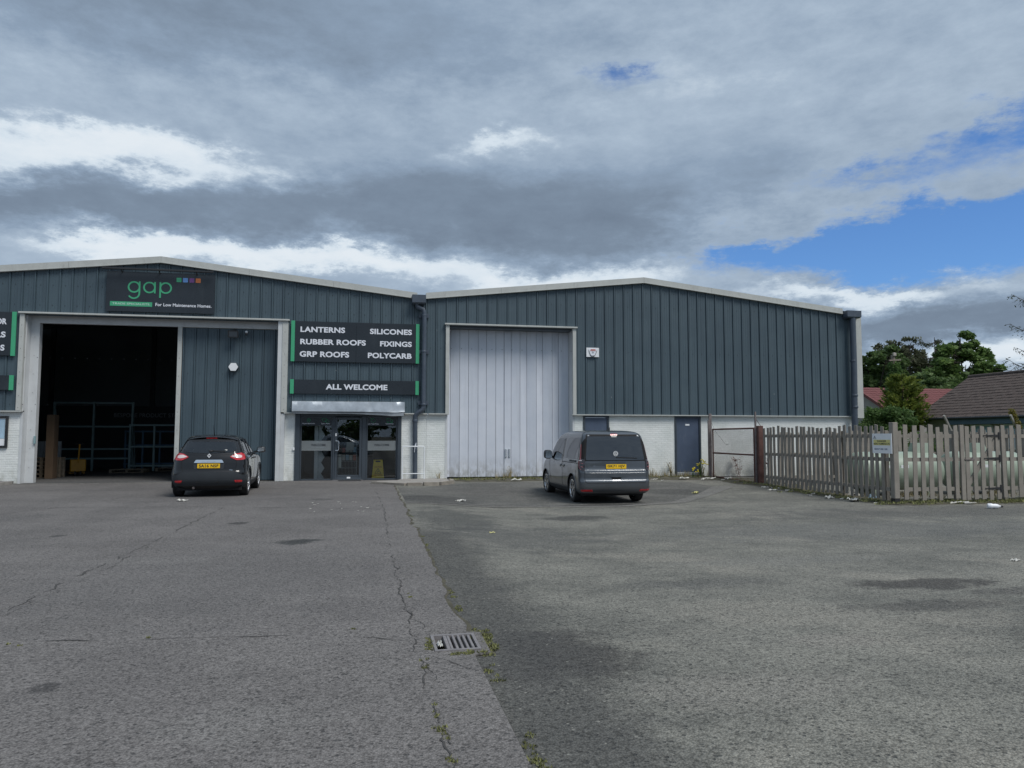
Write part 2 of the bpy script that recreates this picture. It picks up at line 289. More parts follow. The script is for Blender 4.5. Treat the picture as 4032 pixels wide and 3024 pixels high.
def paint(name, col, metal, rough=0.32, dirt=0.10):
    m, t, b, out = new_mat(name); co = obj_co(t)
    c = t.mix(t.ramp(t.noise(co, 2.0, 4), 0.3, 0.7, 0, 1), tuple(v * 0.93 for v in col), tuple(v * 1.07 for v in col))
    z = t.xyz(co)[2]
    film = t.m('MULTIPLY', t.ramp(z, 1.0, 0.25, 0.2, 1.0), t.ramp(t.noise(co, 5, 6, 0.65), 0.35, 0.7, 0, 1))
    c = t.mix(t.m('MULTIPLY', film, dirt), c, (0.16, 0.15, 0.14))
    t.put(b.inputs['Base Color'], c); b.inputs['Metallic'].default_value = metal
    b.inputs['Roughness'].default_value = rough; b.inputs['Coat Weight'].default_value = 1.0; b.inputs['Specular IOR Level'].default_value = 0.15
    t.put(b.inputs['Coat Roughness'], t.m('ADD', 0.02, t.m('MULTIPLY', film, 0.12)))
paint('paint_black', (0.006, 0.0065, 0.008), 0.0, 0.45, 0.02); paint('paint_grey', (0.106, 0.118, 0.133), 0.7, 0.36); paint('paint_silver', (0.52, 0.56, 0.60), 0.6, 0.3)
def lamp_red():
    m, t, b, out = new_mat('lamp_red'); co = obj_co(t)
    c = t.mix(t.ramp(t.noise(co, 30, 2), 0.4, 0.6, 0, 1), (0.40, 0.012, 0.018), (0.55, 0.025, 0.03))
    t.put(b.inputs['Base Color'], c); b.inputs['Roughness'].default_value = 0.12; b.inputs['Coat Weight'].default_value = 1.0
lamp_red()
def glass(name, tint, ior=1.5, rough=0.0):
    """thin pane: mirror share by Fresnel, the rest goes straight through, tinted"""
    m = bpy.data.materials.new(name); m.use_nodes = True; t = NT(m.node_tree); t.n.clear(); MAT[name] = m
    out = t.add('ShaderNodeOutputMaterial'); g = t.add('ShaderNodeBsdfGlossy'); tr = t.add('ShaderNodeBsdfTransparent'); mx = t.add('ShaderNodeMixShader'); fr = t.add('ShaderNodeFresnel')
    fr.inputs['IOR'].default_value = ior; g.inputs['Roughness'].default_value = rough; tr.inputs['Color'].default_value = (*tint, 1); g.inputs['Color'].default_value = (0.95, 0.97, 1, 1)
    t.l.new(fr.outputs[0], mx.inputs[0]); t.l.new(tr.outputs[0], mx.inputs[1]); t.l.new(g.outputs[0], mx.inputs[2]); t.l.new(mx.outputs[0], out.inputs[0])
glass('pane', (0.90, 0.93, 0.93), 1.62); glass('car_glass', (0.30, 0.34, 0.34), 1.9, 0.01); glass('privacy_glass', (0.05, 0.055, 0.06), 2.1, 0.015)
def frosted():
    m, t, b, out = new_mat('frosted')
    b.inputs['Base Color'].default_value = (0.30, 0.33, 0.34, 1); b.inputs['Roughness'].default_value = 0.4; b.inputs['Alpha'].default_value = 0.5
frosted()
def leaf(name, ca, cb):
    m, t, b, out = new_mat(name); g = t.add('ShaderNodeNewGeometry'); rn = g.outputs['Random Per Island']
    c = t.mix(rn, ca, cb)
    c = t.mix(t.ramp(t.noise(g.outputs['Position'], 0.7, 3), 0.3, 0.7, 0.0, 0.6), c, tuple(v * 0.62 for v in ca))
    t.put(b.inputs['Base Color'], c); b.inputs['Roughness'].default_value = 0.6; b.inputs['Specular IOR Level'].default_value = 0.3
    tl = t.add('ShaderNodeBsdfTranslucent'); t.put(tl.inputs[0], c); ad = t.add('ShaderNodeMixShader'); ad.inputs[0].default_value = 0.42
    t.l.new(b.outputs[0], ad.inputs[1]); t.l.new(tl.outputs[0], ad.inputs[2]); t.l.new(ad.outputs[0], out.inputs[0])
leaf('leaf_broad', (0.098, 0.169, 0.052), (0.202, 0.299, 0.088)); leaf('leaf_dull', (0.094, 0.108, 0.062), (0.156, 0.166, 0.096)); leaf('leaf_larch', (0.054, 0.072, 0.036), (0.102, 0.114, 0.060))
leaf('leaf_deep', (0.081, 0.135, 0.049), (0.156, 0.231, 0.078)); leaf('leaf_gold', (0.115, 0.169, 0.034), (0.311, 0.351, 0.068)); leaf('leaf_ivy', (0.078, 0.150, 0.047), (0.169, 0.267, 0.085)); leaf('leaf_moss', (0.13, 0.125, 0.02), (0.24, 0.20, 0.05))

# ------------------------------------------------------------------ mesh helpers
class MB:
    def __init__(s): s.v = []; s.f = []
    def add(s, vs, fs):
        o = len(s.v); s.v += [tuple(v) for v in vs]; s.f += [tuple(i + o for i in f) for f in fs]; return s
    def box(s, x0, x1, y0, y1, z0, z1):
        return s.add([(x0, y0, z0), (x1, y0, z0), (x1, y1, z0), (x0, y1, z0), (x0, y0, z1), (x1, y0, z1), (x1, y1, z1), (x0, y1, z1)],
                     [(0, 3, 2, 1), (4, 5, 6, 7), (0, 1, 5, 4), (1, 2, 6, 5), (2, 3, 7, 6), (3, 0, 4, 7)])
    def bbox(s, x0, x1, y0, y1, z0, z1, c=0.006):
        """box with chamfered edges"""
        vs = []; ids = {}
        X = (x0, x1); Y = (y0, y1); Z = (z0, z1); sg = (1, -1)
        for i in (0, 1):
            for j in (0, 1):
                for k in (0, 1):
                    for a in range(3):
                        p = [X[i], Y[j], Z[k]]
                        for b in range(3):
                            if b != a: p[b] += sg[(i, j, k)[b]] * c
                        ids[(i, j, k, a)] = len(vs); vs.append(tuple(p))
        fs = []
        def q(*n): fs.append(tuple(ids[m] for m in n))
        for i in (0, 1):
            f = [(i, 0, 0, 0), (i, 0, 1, 0), (i, 1, 1, 0), (i, 1, 0, 0)]; q(*(f if i == 0 else f[::-1]))
            f = [(0, i, 0, 1), (1, i, 0, 1), (1, i, 1, 1), (0, i, 1, 1)]; q(*(f if i == 0 else f[::-1]))
            f = [(0, 0, i, 2), (0, 1, i, 2), (1, 1, i, 2), (1, 0, i, 2)]; q(*(f if i == 0 else f[::-1]))
        for a in range(3):
            b, c2 = [(1, 2), (0, 2), (0, 1)][a]
            for u in (0, 1):
                for w in (0, 1):
                    lo = [0, 0, 0]; lo[b] = u; lo[c2] = w; hi = list(lo); hi[a] = 1
                    f = [(*lo, b), (*hi, b), (*hi, c2), (*lo, c2)]
                    q(*f)
        for i in (0, 1):
            for j in (0, 1):
                for k in (0, 1): q((i, j, k, 0), (i, j, k, 1), (i, j, k, 2))
        return s.add(vs, fs)
    def quad(s, a, b, c, d): return s.add([a, b, c, d], [(0, 1, 2, 3)])
    def tube(s, pts, r, n=8, caps=True):
        pts = [Vector(p) for p in pts]; rs = r if isinstance(r, (list, tuple)) else [r] * len(pts)
        vs = []; fs = []; prev = None
        for i, p in enumerate(pts):
            d = (pts[min(i + 1, len(pts) - 1)] - pts[max(i - 1, 0)])
            d = d.normalized() if d.length > 1e-9 else Vector((0, 0, 1))
            if prev is None:
                up = Vector((0, 0, 1)) if abs(d.z) < 0.9 else Vector((1, 0, 0)); a = d.cross(up).normalized()
            else: a = (prev - d * prev.dot(d)).normalized()
            prev = a; b = d.cross(a)
            for k in range(n):
                t = 2 * math.pi * k / n; vs.append(p + (a * math.cos(t) + b * math.sin(t)) * rs[i])
        for i in range(len(pts) - 1):
            for k in range(n):
                fs.append((i * n + k, i * n + (k + 1) % n, (i + 1) * n + (k + 1) % n, (i + 1) * n + k))
        if caps: fs += [tuple(range(n - 1, -1, -1)), tuple((len(pts) - 1) * n + k for k in range(n))]
        return s.add(vs, fs)
    def bar(s, a, b, w, h, up=(0, 0, 1)):
        a = Vector(a); b = Vector(b); d = (b - a).normalized(); up = Vector(up)
        x = d.cross(up); x = x.normalized() if x.length > 1e-6 else Vector((1, 0, 0)); y = x.cross(d)
        vs = []
        for p in (a, b):
            for sx, sy in ((-1, -1), (1, -1), (1, 1), (-1, 1)): vs.append(p + x * sx * w / 2 + y * sy * h / 2)
        return s.add(vs, [(3, 2, 1, 0), (4, 5, 6, 7), (0, 1, 5, 4), (1, 2, 6, 5), (2, 3, 7, 6), (3, 0, 4, 7)])
    def prism(s, poly, y0, y1, axes='xz'):
        """flat outline in the xz (or xy / yz) plane given thickness along the remaining axis"""
        n = len(poly)
        def P(p, d): return (p[0], d, p[1]) if axes == 'xz' else (p[0], p[1], d) if axes == 'xy' else (d, p[0], p[1])
        vs = [P(p, y0) for p in poly] + [P(p, y1) for p in poly]
        return s.add(vs, [tuple(range(n)), tuple(range(2 * n - 1, n - 1, -1))] + [((i + 1) % n, i, n + i, n + (i + 1) % n) for i in range(n)])
    def lathe(s, prof, axis='x', n=32, c=(0, 0, 0)):
        vs = []; fs = []; m = len(prof)
        for k in range(n):
            t = 2 * math.pi * k / n; ct, st = math.cos(t), math.sin(t)
            for r, h in prof:
                p = (h, r * ct, r * st) if axis == 'x' else (r * ct, h, r * st) if axis == 'y' else (r * ct, r * st, h)
                vs.append((p[0] + c[0], p[1] + c[1], p[2] + c[2]))
        for k in range(n):
            for i in range(m - 1): fs.append((k * m + i, ((k + 1) % n) * m + i, ((k + 1) % n) * m + i + 1, k * m + i + 1))
        return s.add(vs, fs)
    def sell(s, c, r, e=0.6, nu=20, nv=12):
        """super-ellipsoid: rounded lump"""
        def sp(v): return math.copysign(abs(v) ** e, v)
        vs = []; fs = []
        for j in range(nv + 1):
            ph = -math.pi / 2 + math.pi * j / nv
            for i in range(nu):
                th = 2 * math.pi * i / nu
                vs.append((c[0] + r[0] * sp(math.cos(ph)) * sp(math.cos(th)), c[1] + r[1] * sp(math.cos(ph)) * sp(math.sin(th)), c[2] + r[2] * sp(math.sin(ph))))
        for j in range(nv):
            for i in range(nu): fs.append((j * nu + i, j * nu + (i + 1) % nu, (j + 1) * nu + (i + 1) % nu, (j + 1) * nu + i))
        return s.add(vs, fs)
    def mesh(s, name, mat, smooth=False, fix=True):
        me = bpy.data.meshes.new(name); me.from_pydata(s.v, [], s.f)
        if mat: me.materials.append(MAT[mat])
        if fix:
            import bmesh
            bm = bmesh.new(); bm.from_mesh(me); bmesh.ops.recalc_face_normals(bm, faces=bm.faces); bm.to_mesh(me); bm.free()
        if smooth:
            me.polygons.foreach_set('use_smooth', [True] * len(me.polygons))
            if smooth != 'all':
                try: me.set_sharp_from_angle(angle=R(40))
                except Exception: pass
        me.update(); return me
    def build(s, name, mat, parent=None, smooth=False, fix=True, label=None):
        return link(name, s.mesh(name, mat, smooth, fix), parent, label)
def link(name, me, parent=None, label=None):
    o = bpy.data.objects.new(name, me); COL.objects.link(o)
    if parent is not None:
        o.parent = parent
        if 'wl' in parent: o.matrix_parent_inverse = Matrix.Translation(-Vector(parent['wl']))
    if label: o['label'] = label
    return o
ROOTS = []
def tag(o, label, cat, group=None):
    o['label'] = label; o['category'] = cat
    if group: o['group'] = group
    return o
def thing(name, label, cat, loc=(0, 0, 0), group=None, world=True, rz=0.0):
    """Empty at the thing's base. world: parts are written in world coordinates"""
    o = bpy.data.objects.new(name, None); COL.objects.link(o); o.location = loc; o.rotation_euler.z = rz; o.empty_display_size = 0.3
    if world: o['wl'] = loc; ROOTS.append(o)
    return tag(o, label, cat, group)
def struct(o, kind='structure'): o['kind'] = kind; return o
def text_polys(body, weight=0.0, spacing=1.0):
    cu = bpy.data.curves.new('lettering', 'FONT'); cu.body = body; cu.size = 1.0; cu.offset = weight; cu.extrude = 0.02; cu.space_character = spacing; cu.resolution_u = 4
    o = bpy.data.objects.new('lettering', cu); COL.objects.link(o)
    dg = bpy.context.evaluated_depsgraph_get(); me = o.evaluated_get(dg).to_mesh()
    vs = [tuple(v.co) for v in me.vertices]; fs = [tuple(p.vertices) for p in me.polygons]
    o.evaluated_get(dg).to_mesh_clear(); bpy.data.objects.remove(o); bpy.data.curves.remove(cu)
    return vs, fs
def text(mb, body, x0, x1, z0, z1, y, depth=0.004, weight=0.014, spacing=1.04, fitx=True):
    """letters filling the box x0..x1, z0..z1 on a plane facing -y"""
    vs, fs = text_polys(body, weight, spacing)
    ax = min(v[0] for v in vs); bx = max(v[0] for v in vs); ay = min(v[1] for v in vs); by = max(v[1] for v in vs)
    sz = (z1 - z0) / (by - ay); sx = (x1 - x0) / (bx - ax) if fitx else sz
    mb.add([(x0 + (v[0] - ax) * sx, y - (depth if v[2] > 0 else 0.0), z0 + (v[1] - ay) * sz) for v in vs], fs); return mb
def fillet(pts, r, n=4):
    out = []; m = len(pts)
    for i in range(m):
        p = Vector(pts[i][:2]); a = Vector(pts[i - 1][:2]); b = Vector(pts[(i + 1) % m][:2]); rr = pts[i][2] if len(pts[i]) > 2 else r
        d = min(rr, (a - p).length * 0.45, (b - p).length * 0.45)
        s = p + (a - p).normalized() * d; e = p + (b - p).normalized() * d
        for k in range(n + 1):
            t = k / n; out.append(tuple(s * (1 - t) ** 2 + p * 2 * t * (1 - t) + e * t * t))
    return out
def inside(pt, poly):
    x, y = pt; c = False; j = len(poly) - 1
    for i in range(len(poly)):
        xi, yi = poly[i]; xj, yj = poly[j]
        if (yi > y) != (yj > y) and x < (xj - xi) * (y - yi) / (yj - yi) + xi: c = not c
        j = i
    return c
def fill2d(poly, step, holes=()):
    """triangulate an outline with interior points on a grid"""
    V = []; E = []; 
    for loop in [poly, *holes]:
        o = len(V)
        dense = []
        for i in range(len(loop)):
            a = Vector(loop[i]); b = Vector(loop[(i + 1) % len(loop)]); k = max(1, int((b - a).length / step))
            for q in range(k): dense.append(a + (b - a) * q / k)
        V += dense; n = len(dense); E += [(o + i, o + (i + 1) % n) for i in range(n)]
        if o == 0: border = list(range(n)); bpoly = [tuple(v) for v in dense]
    xs = [v[0] for v in V]; ys = [v[1] for v in V]
    x = min(xs) + step / 2
    while x < max(xs):
        y = min(ys) + step / 2
        while y < max(ys):
            if inside((x, y), bpoly) and not any(inside((x, y), h) for h in holes): V.append(Vector((x, y)))
            y += step
        x += step
    r = delaunay_2d_cdt([Vector(v) for v in V], E, [], 0, 1e-6)
    vs = [tuple(v) for v in r[0]]; fs = []
    for f in r[2]:
        c = (sum(vs[i][0] for i in f) / 3, sum(vs[i][1] for i in f) / 3)
        if inside(c, bpoly) and not any(inside(c, h) for h in holes): fs.append(tuple(f))
    return vs, fs
def ss(a, b, v):
    t = min(1, max(0, (v - a) / (b - a))); return t * t * (3 - 2 * t)
# ------------------------------------------------------------------ ground
EDGE = 0.76                                   # x of the joint between the two yard surfaces
def gz(x, y):
    """height of the lower, right-hand yard"""
    z = -0.15 * ss(2, 14, y) * (1 - ss(18.5, 25.8, y)) * ss(EDGE, 3.2, x) - 0.018
    return z + 0.012 * mnoise.noise(Vector((x * 0.6, y * 0.5, 0))) * ss(EDGE, 2.0, x)
g = MB(); S = 1500.0
g.quad((-S, -S, -0.42), (S, -S, -0.42), (S, S, -0.42), (-S, S, -0.42))
struct(g.build('ground', 'soil'))
r2 = random.Random(3)
edge = []; y = -50.0
while y < 25.2:
    near = 3.0 < y < 26
    edge.append((EDGE + (mnoise.noise(Vector((y * 0.8, 3, 0))) * 0.09 + mnoise.noise(Vector((y * 3.2, 9, 0))) * 0.05 + mnoise.noise(Vector((y * 11, 5, 0))) * 0.02 if near else 0), y)); y += 0.09 if near else 4.0
GX0, GX1, GY0, GY1 = 0.475, 0.805, 5.31, 5.735   # gully opening
edge = [e for e in edge if not (GY0 - 0.12 < e[1] < GY1 + 0.12)]
k = next(i for i, e in enumerate(edge) if e[1] > GY1)
edge[k:k] = [(EDGE - 0.02, GY0 - 0.10), (GX1 + 0.055, GY0 - 0.075), (GX1 + 0.06, GY1 + 0.05), (EDGE + 0.0, GY1 + 0.08)]
poly = [(-60, -50)] + edge + [(0.76, 25.3), (1.05, 26.02), (-60, 26.02)]
m = MB()
hole = [(GX0, GY0), (GX1, GY0), (GX1, GY1), (GX0, GY1)]
vs, fs = fill2d(poly, 3.0, [hole])
m.add([(v[0], v[1], 0.0) for v in vs], fs)
for i in range(len(edge) - 1): a, b = edge[i], edge[i + 1]; m.quad((*a, 0), (*b, 0), (*b, -0.2), (*a, -0.2))
yard = struct(m.build('yard_tarmac', 'asphalt_old'))
mp = MB()
for a, b in zip(hole, hole[1:] + hole[:1]): mp.quad((*a, 0), (*b, 0), (*b, -.4), (*a, -.4))
mp.quad(*[(h[0], h[1], -0.36) for h in hole]); mp.build('gully_pit', 'pit', yard)
m = MB(); xs = [EDGE - 0.12 + 0.22 * i for i in range(14)] + [3.8 + 0.6 * i for i in range(22)] + [18, 22, 28, 36, 48, 64, 90]; ys = [-50, -30, -15, -6, 0, 2] + [3 + 0.45 * i for i in range(52)] + [27, 32, 40, 60, 90]
for yy in ys:
    for xx in xs: m.v.append((xx, yy, gz(xx, yy)))
nx = len(xs); GH = {}
for j in range(len(ys) - 1):
    for i in range(nx - 1): m.f.append((j * nx + i, j * nx + i + 1, (j + 1) * nx + i + 1, (j + 1) * nx + i))
low = struct(m.build('yard_macadam', 'macadam', smooth='all'))
def drape(name, mat, poly, off, step=0.35, parent=None):
    vs, fs = fill2d(poly, step); mm = MB(); mm.add([(v[0], v[1], gz(*v) + off) for v in vs], fs)
    return mm.build(name, mat, parent, smooth='all')
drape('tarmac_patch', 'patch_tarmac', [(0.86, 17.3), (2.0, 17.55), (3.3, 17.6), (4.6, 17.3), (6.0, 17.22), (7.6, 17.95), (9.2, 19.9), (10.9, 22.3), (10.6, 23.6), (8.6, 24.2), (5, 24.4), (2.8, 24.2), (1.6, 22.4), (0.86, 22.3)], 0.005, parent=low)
drape('pale_strip', 'pale_tarmac', [(0.84, 17.02), (2.2, 17.22), (3.4, 17.24), (4.7, 17.0), (6.1, 16.95), (7.9, 17.7), (9.5, 19.6), (11.6, 22.2), (10.9, 22.3), (9.2, 19.9), (7.6, 17.95), (6.0, 17.22), (4.6, 17.3), (3.3, 17.5), (2.0, 17.45), (0.84, 17.2)], 0.008, 0.25, low)
# soil, moss and dirt washed up against the wall and the fence
def verge(pts_out, pts_in, name):
    mm = MB(); n = len(pts_out)
    for i, (a, b) in enumerate(zip(pts_out, pts_in)):
        for q in range(6):
            t = q / 5; x = a[0] + (b[0] - a[0]) * t; y = a[1] + (b[1] - a[1]) * t
            j = mnoise.noise(Vector((x * 3, y * 3, 1))); x += 0.10 * mnoise.noise(Vector((x * 5, y * 5, 4))) * (1 - t); y += 0.12 * mnoise.noise(Vector((x * 4, y * 4, 8))) * (1 - t)
            mm.v.append((x, y, gz(x, y) - 0.006 + (0.060 + 0.03 * j) * ss(0, .6, t) * ss(0, 3, i) * ss(0, 3, n - 1 - i)))
    for i in range(n - 1):
        for q in range(5): mm.f.append((i * 6 + q, i * 6 + q + 1, (i + 1) * 6 + q + 1, (i + 1) * 6 + q))
    return struct(mm.build(name, 'soil', smooth='all'))
L1 = [(2.8 + 0.25 * i) for i in range(42)]
verge([(x, 24.75 - 0.35 * ss(7, 12, x) + 0.18 * mnoise.noise(Vector((x, 0, 0)))) for x in L1], [(x, 26.02) for x in L1], 'soil_verge')
L2 = [16.3 + 0.25 * i for i in range(36)]
verge([(12.35 - 0.5 * ss(21, 23.5, y) + 0.12 * mnoise.noise(Vector((y, 2, 0))), y - 0.1) for y in L2], [(13.6, y + 0.35) for y in L2], 'soil_verge')
L3 = [12.3 + 0.25 * i for i in range(40)]
verge([(x, 15.95 + 0.12 * mnoise.noise(Vector((x, 6, 0)))) for x in L3], [(x, 17.0) for x in L3], 'soil_verge')

m = MB(); m.prism([(22.5, 16.0), (120, 12.0), (120, 120), (19.3, 120), (19.3, 26.2), (22.0, 23.0)], -0.3, 0.012, 'xy'); struct(m.build('lawn', 'lawn'))
# cracks and joints in the old tarmac
def crack(pts, w, amp=0.02, seed=1):
    rr = random.Random(seed); P = []
    for a, b in zip(pts, pts[1:]):
        n = max(2, int(math.dist(a, b) / 0.035))
        for i in range(n): P.append((a[0] + (b[0] - a[0]) * i / n, a[1] + (b[1] - a[1]) * i / n))
    mm = MB(); d = Vector((pts[-1][0] - pts[0][0], pts[-1][1] - pts[0][1])).normalized(); nx_, ny_ = -d.y, d.x
    for i, (x, y) in enumerate(P):
        o = amp * (mnoise.noise(Vector((x * 4, y * 4, seed))) * 2.2 + mnoise.noise(Vector((x * 18, y * 18, seed))) * 0.9)
        ww = 0.72 * w * max(0.0, 0.35 + 1.6 * mnoise.noise(Vector((x * 2.6, y * 2.6, seed + 5))) + 0.6 * mnoise.noise(Vector((x * 25, y * 25, seed))))
        mm.v += [(x + nx_ * (o - ww), y + ny_ * (o - ww), 0.004), (x + nx_ * (o + ww), y + ny_ * (o + ww), 0.004)]
    mm.f += [(2 * i, 2 * i + 1, 2 * i + 3, 2 * i + 2) for i in range(len(P) - 1)]
    mm.build('crack', 'crack', yard)
crack([(-3.05, 6.6), (-3.06, 8.9), (-3.0, 11.3), (-3.0, 16.6)], 0.016, 0.03, 1); crack([(-3.0, 7), (-2.9, 9.5), (-2.98, 12)], .007, .05, 21)
crack([(0.21, 21.2), (0.32, 15.9), (0.30, 11.8), (0.32, 7.77), (0.35, 6.3), (0.36, 5.08), (0.38, 4.15), (0.41, 3.2)], 0.012, 0.024, 2)
crack([(0.33, 9.0), (0.37, 6.6), (0.45, 5.9)], .006, .03, 22); crack([(.36, 5.2), (.44, 4.4), (.40, 3.7)], .006, .03, 23)
crack([(-2.8, 6.2), (-1.77, 6.04), (-1.02, 5.99), (-0.27, 5.9), (0.05, 5.76), (0.47, 5.56)], 0.010, 0.018, 3)
crack([(-9.0, 17.4), (-5.54, 17.15), (-3.45, 16.85), (0.3, 15.75)], 0.022, 0.03, 4)
crack([(-7.5, 14.5), (-6.2, 17.8), (-5.6, 21.5)], .016, .04, 5); crack([(0.45, 5.2), (0.62, 4.95), (0.79, 4.72)], .006, .012, 6); crack([(-1.8, 22.4), (-3.0, 24.6)], .014, .03, 7); crack([(-1.3, 6.02), (-1.0, 6.7), (-.9, 7.4)], .005, .03, 8)

def seam(pts, w, mat, z, seed):
    mm = MB()
    for i, (x, y) in enumerate(pts):
        a = w * (0.7 + 1.3 * mnoise.noise(Vector((y * 3, seed, 0)))) + .3 * w * mnoise.noise(Vector((y * 21, seed, 2))); mm.v += [(x - .01, y, z), (x + max(.004, a), y, z)]
    mm.f += [(2 * i, 2 * i + 1, 2 * i + 3, 2 * i + 2) for i in range(len(pts) - 1)]
    mm.build('seam_dirt', mat, low)
seam([e for e in edge if 3 < e[1] < 24], .055, 'soil', -.011, 3)
# small tufts: moss and grass in the joints, stuff nobody could count
def tufts(name, mat, spots, n, h, spread, label, seed=1, wide=0.004, lean=0.6):
    rr = random.Random(seed); mm = MB()
    for (x, y, z, s) in spots:
        for i in range(int(n * s)):
            a = rr.uniform(0, 6.283); d = spread * s * math.sqrt(rr.random()); px, py = x + d * math.cos(a), y + d * math.sin(a)
            hh = h * rr.uniform(.4, 1.1) * (0.6 + 0.4 * s); b = rr.uniform(0, 6.283); w = wide * rr.uniform(.6, 1.5)
            l = lean * hh * rr.random(); c = rr.uniform(0, 6.283)
            mm.add([(px - w * math.cos(b), py - w * math.sin(b), z), (px + w * math.cos(b), py + w * math.sin(b), z), (px + l * math.cos(c), py + l * math.sin(c), z + hh)], [(0, 1, 2)])
    o = mm.build(name, mat, fix=False); o['kind'] = 'stuff'; o['label'] = label; return o
rr = random.Random(11); sp = []
for i in range(120):
    y = 3.2 + 12 * rr.random() ** 1.6
    if mnoise.noise(Vector((y * 1.3, 0, 5))) > 0.05: sp.append((EDGE + 0.035 + rr.uniform(-.015, .035), y, -0.016, rr.uniform(.3, 1)))
for i in range(30): sp.append((GX1 + 0.05 + rr.uniform(0, .07), rr.uniform(GY0 - .12, GY1 + .12), -0.012, rr.uniform(.4, 1)))
for i in range(16): sp.append((rr.uniform(GX0 + .1, GX1 + .06), GY0 - rr.uniform(.03, .09), 0.0, rr.uniform(.3, .8)))
for i in range(14): sp.append((GX0 - rr.uniform(.01, .05), rr.uniform(GY0 - .05, GY1), 0.0, rr.uniform(.3, .7)))
for i in range(22): sp.append((GX0 + rr.uniform(.01, .17), rr.uniform(GY0 + .03, GY1 - .04), -0.10, rr.uniform(.8, 1.4)))
for i in range(26): y = rr.choice([3.3, 3.5, 3.9, 4.2, 5.05, 7.2, 7.6]) + rr.uniform(-.1, .1); sp.append((0.39 + rr.uniform(-.03, .03), y, 0, rr.uniform(.2, .6)))
for x in (-2.55, -2.45, -1.6, -.1): sp.append((x, 6.05 + rr.uniform(-.03, .03), 0, .4))
tufts('moss_in_joints', 'moss', sp, 30, 0.020, 0.040, 'yellow-green moss growing along the tarmac joint and round the drain', 5, 0.005, 1.0)
sp = []
for i in range(260): x = rr.uniform(2.6, 12.6); sp.append((x, 25.98 - abs(rr.gauss(0, .45)), 0.02, rr.uniform(.2, 1)))
for i in range(200): y = rr.uniform(16, 24.5); sp.append((12.9 + rr.gauss(-.1, .3), y, gz(12.8, y) + .03, rr.uniform(.2, .9)))
for i in range(240): x = rr.uniform(12.6, 19); sp.append((x, 16.3 + rr.gauss(.1, .3), gz(x, 16.3) + .04, rr.uniform(.2, .9)))
tufts('weeds_along_walls', 'moss', sp, 26, 0.07, 0.14, 'low moss and weeds along the wall foot and fence', 6, 0.012, 1.2)
sp = [(rr.uniform(9.0, 12.6), 25.9 - abs(rr.gauss(0, .2)), .03, rr.uniform(.4, 1)) for i in range(60)] + [(4.9 + rr.gauss(0, .35), 25.95, .03, rr.uniform(.3, .8)) for i in range(14)] + [(13 + rr.uniform(0, 5), 17 + rr.uniform(0, 1), -.1, rr.uniform(.3, 1)) for i in range(40)]
tufts('dry_grass', 'grass_dry', sp, 16, 0.30, 0.10, 'dry straw-coloured grass at the foot of the white wall', 8, 0.006, .8)

# raised concrete apron with broken kerb stones in front of the downpipe, and the kerb at the far left
m = MB(); m.prism([(0.2, 24.15), (1.2, 23.35), (2.15, 23.5), (2.62, 24.3), (2.66, 26.0), (1.12, 26.0), (0.95, 25.2), (0.3, 24.9)], -0.3, 0.035, 'xy'); apron = struct(m.build('apron', 'concrete'))
kerb = thing('kerb', 'broken stone kerb edging the low apron by the downpipe', 'kerb', (1.2, 23.2, 0))
for i, (a, b) in enumerate((((0.12, 24.05), (1.12, 23.22)), ((1.18, 23.20), (1.62, 23.24)), ((1.68, 23.27), (2.16, 23.38)), ((2.20, 23.44), (2.66, 24.22)), ((2.70, 24.3), (2.74, 25.2)))):
    m = MB(); m.bar((*a, -0.09), (*b, -0.10 + 0.01 * (i % 2)), 0.13, 0.31 + 0.012 * (i % 3)); m.build('kerb_stone', 'kerb_stone', kerb)
kl = thing('kerb', 'grey kerb at the foot of the brickwork below the poster case', 'kerb', (-11.5, 25.3, 0))
for a, b in (((-10.95, 25.75), (-11.05, 24.95)), ((-11.07, 24.9), (-12.0, 24.6)), ((-12.03, 24.6), (-13.0, 24.4))): MB().bar((*a, -0.03), (*b, -0.03), 0.12, 0.25).build('kerb_stone', 'concrete', kl)
m = MB(); m.prism([(-13, 24.45), (-11.05, 24.95), (-10.95, 25.95), (-13, 25.95)], -.2, 0.085, 'xy'); struct(m.build('pavement', 'asphalt_old'))
m = MB(); m.box(-10.9, -2.75, 25.62, 25.8, -.05, 0.008); struct(m.build('threshold_strip', 'pale_tarmac'))

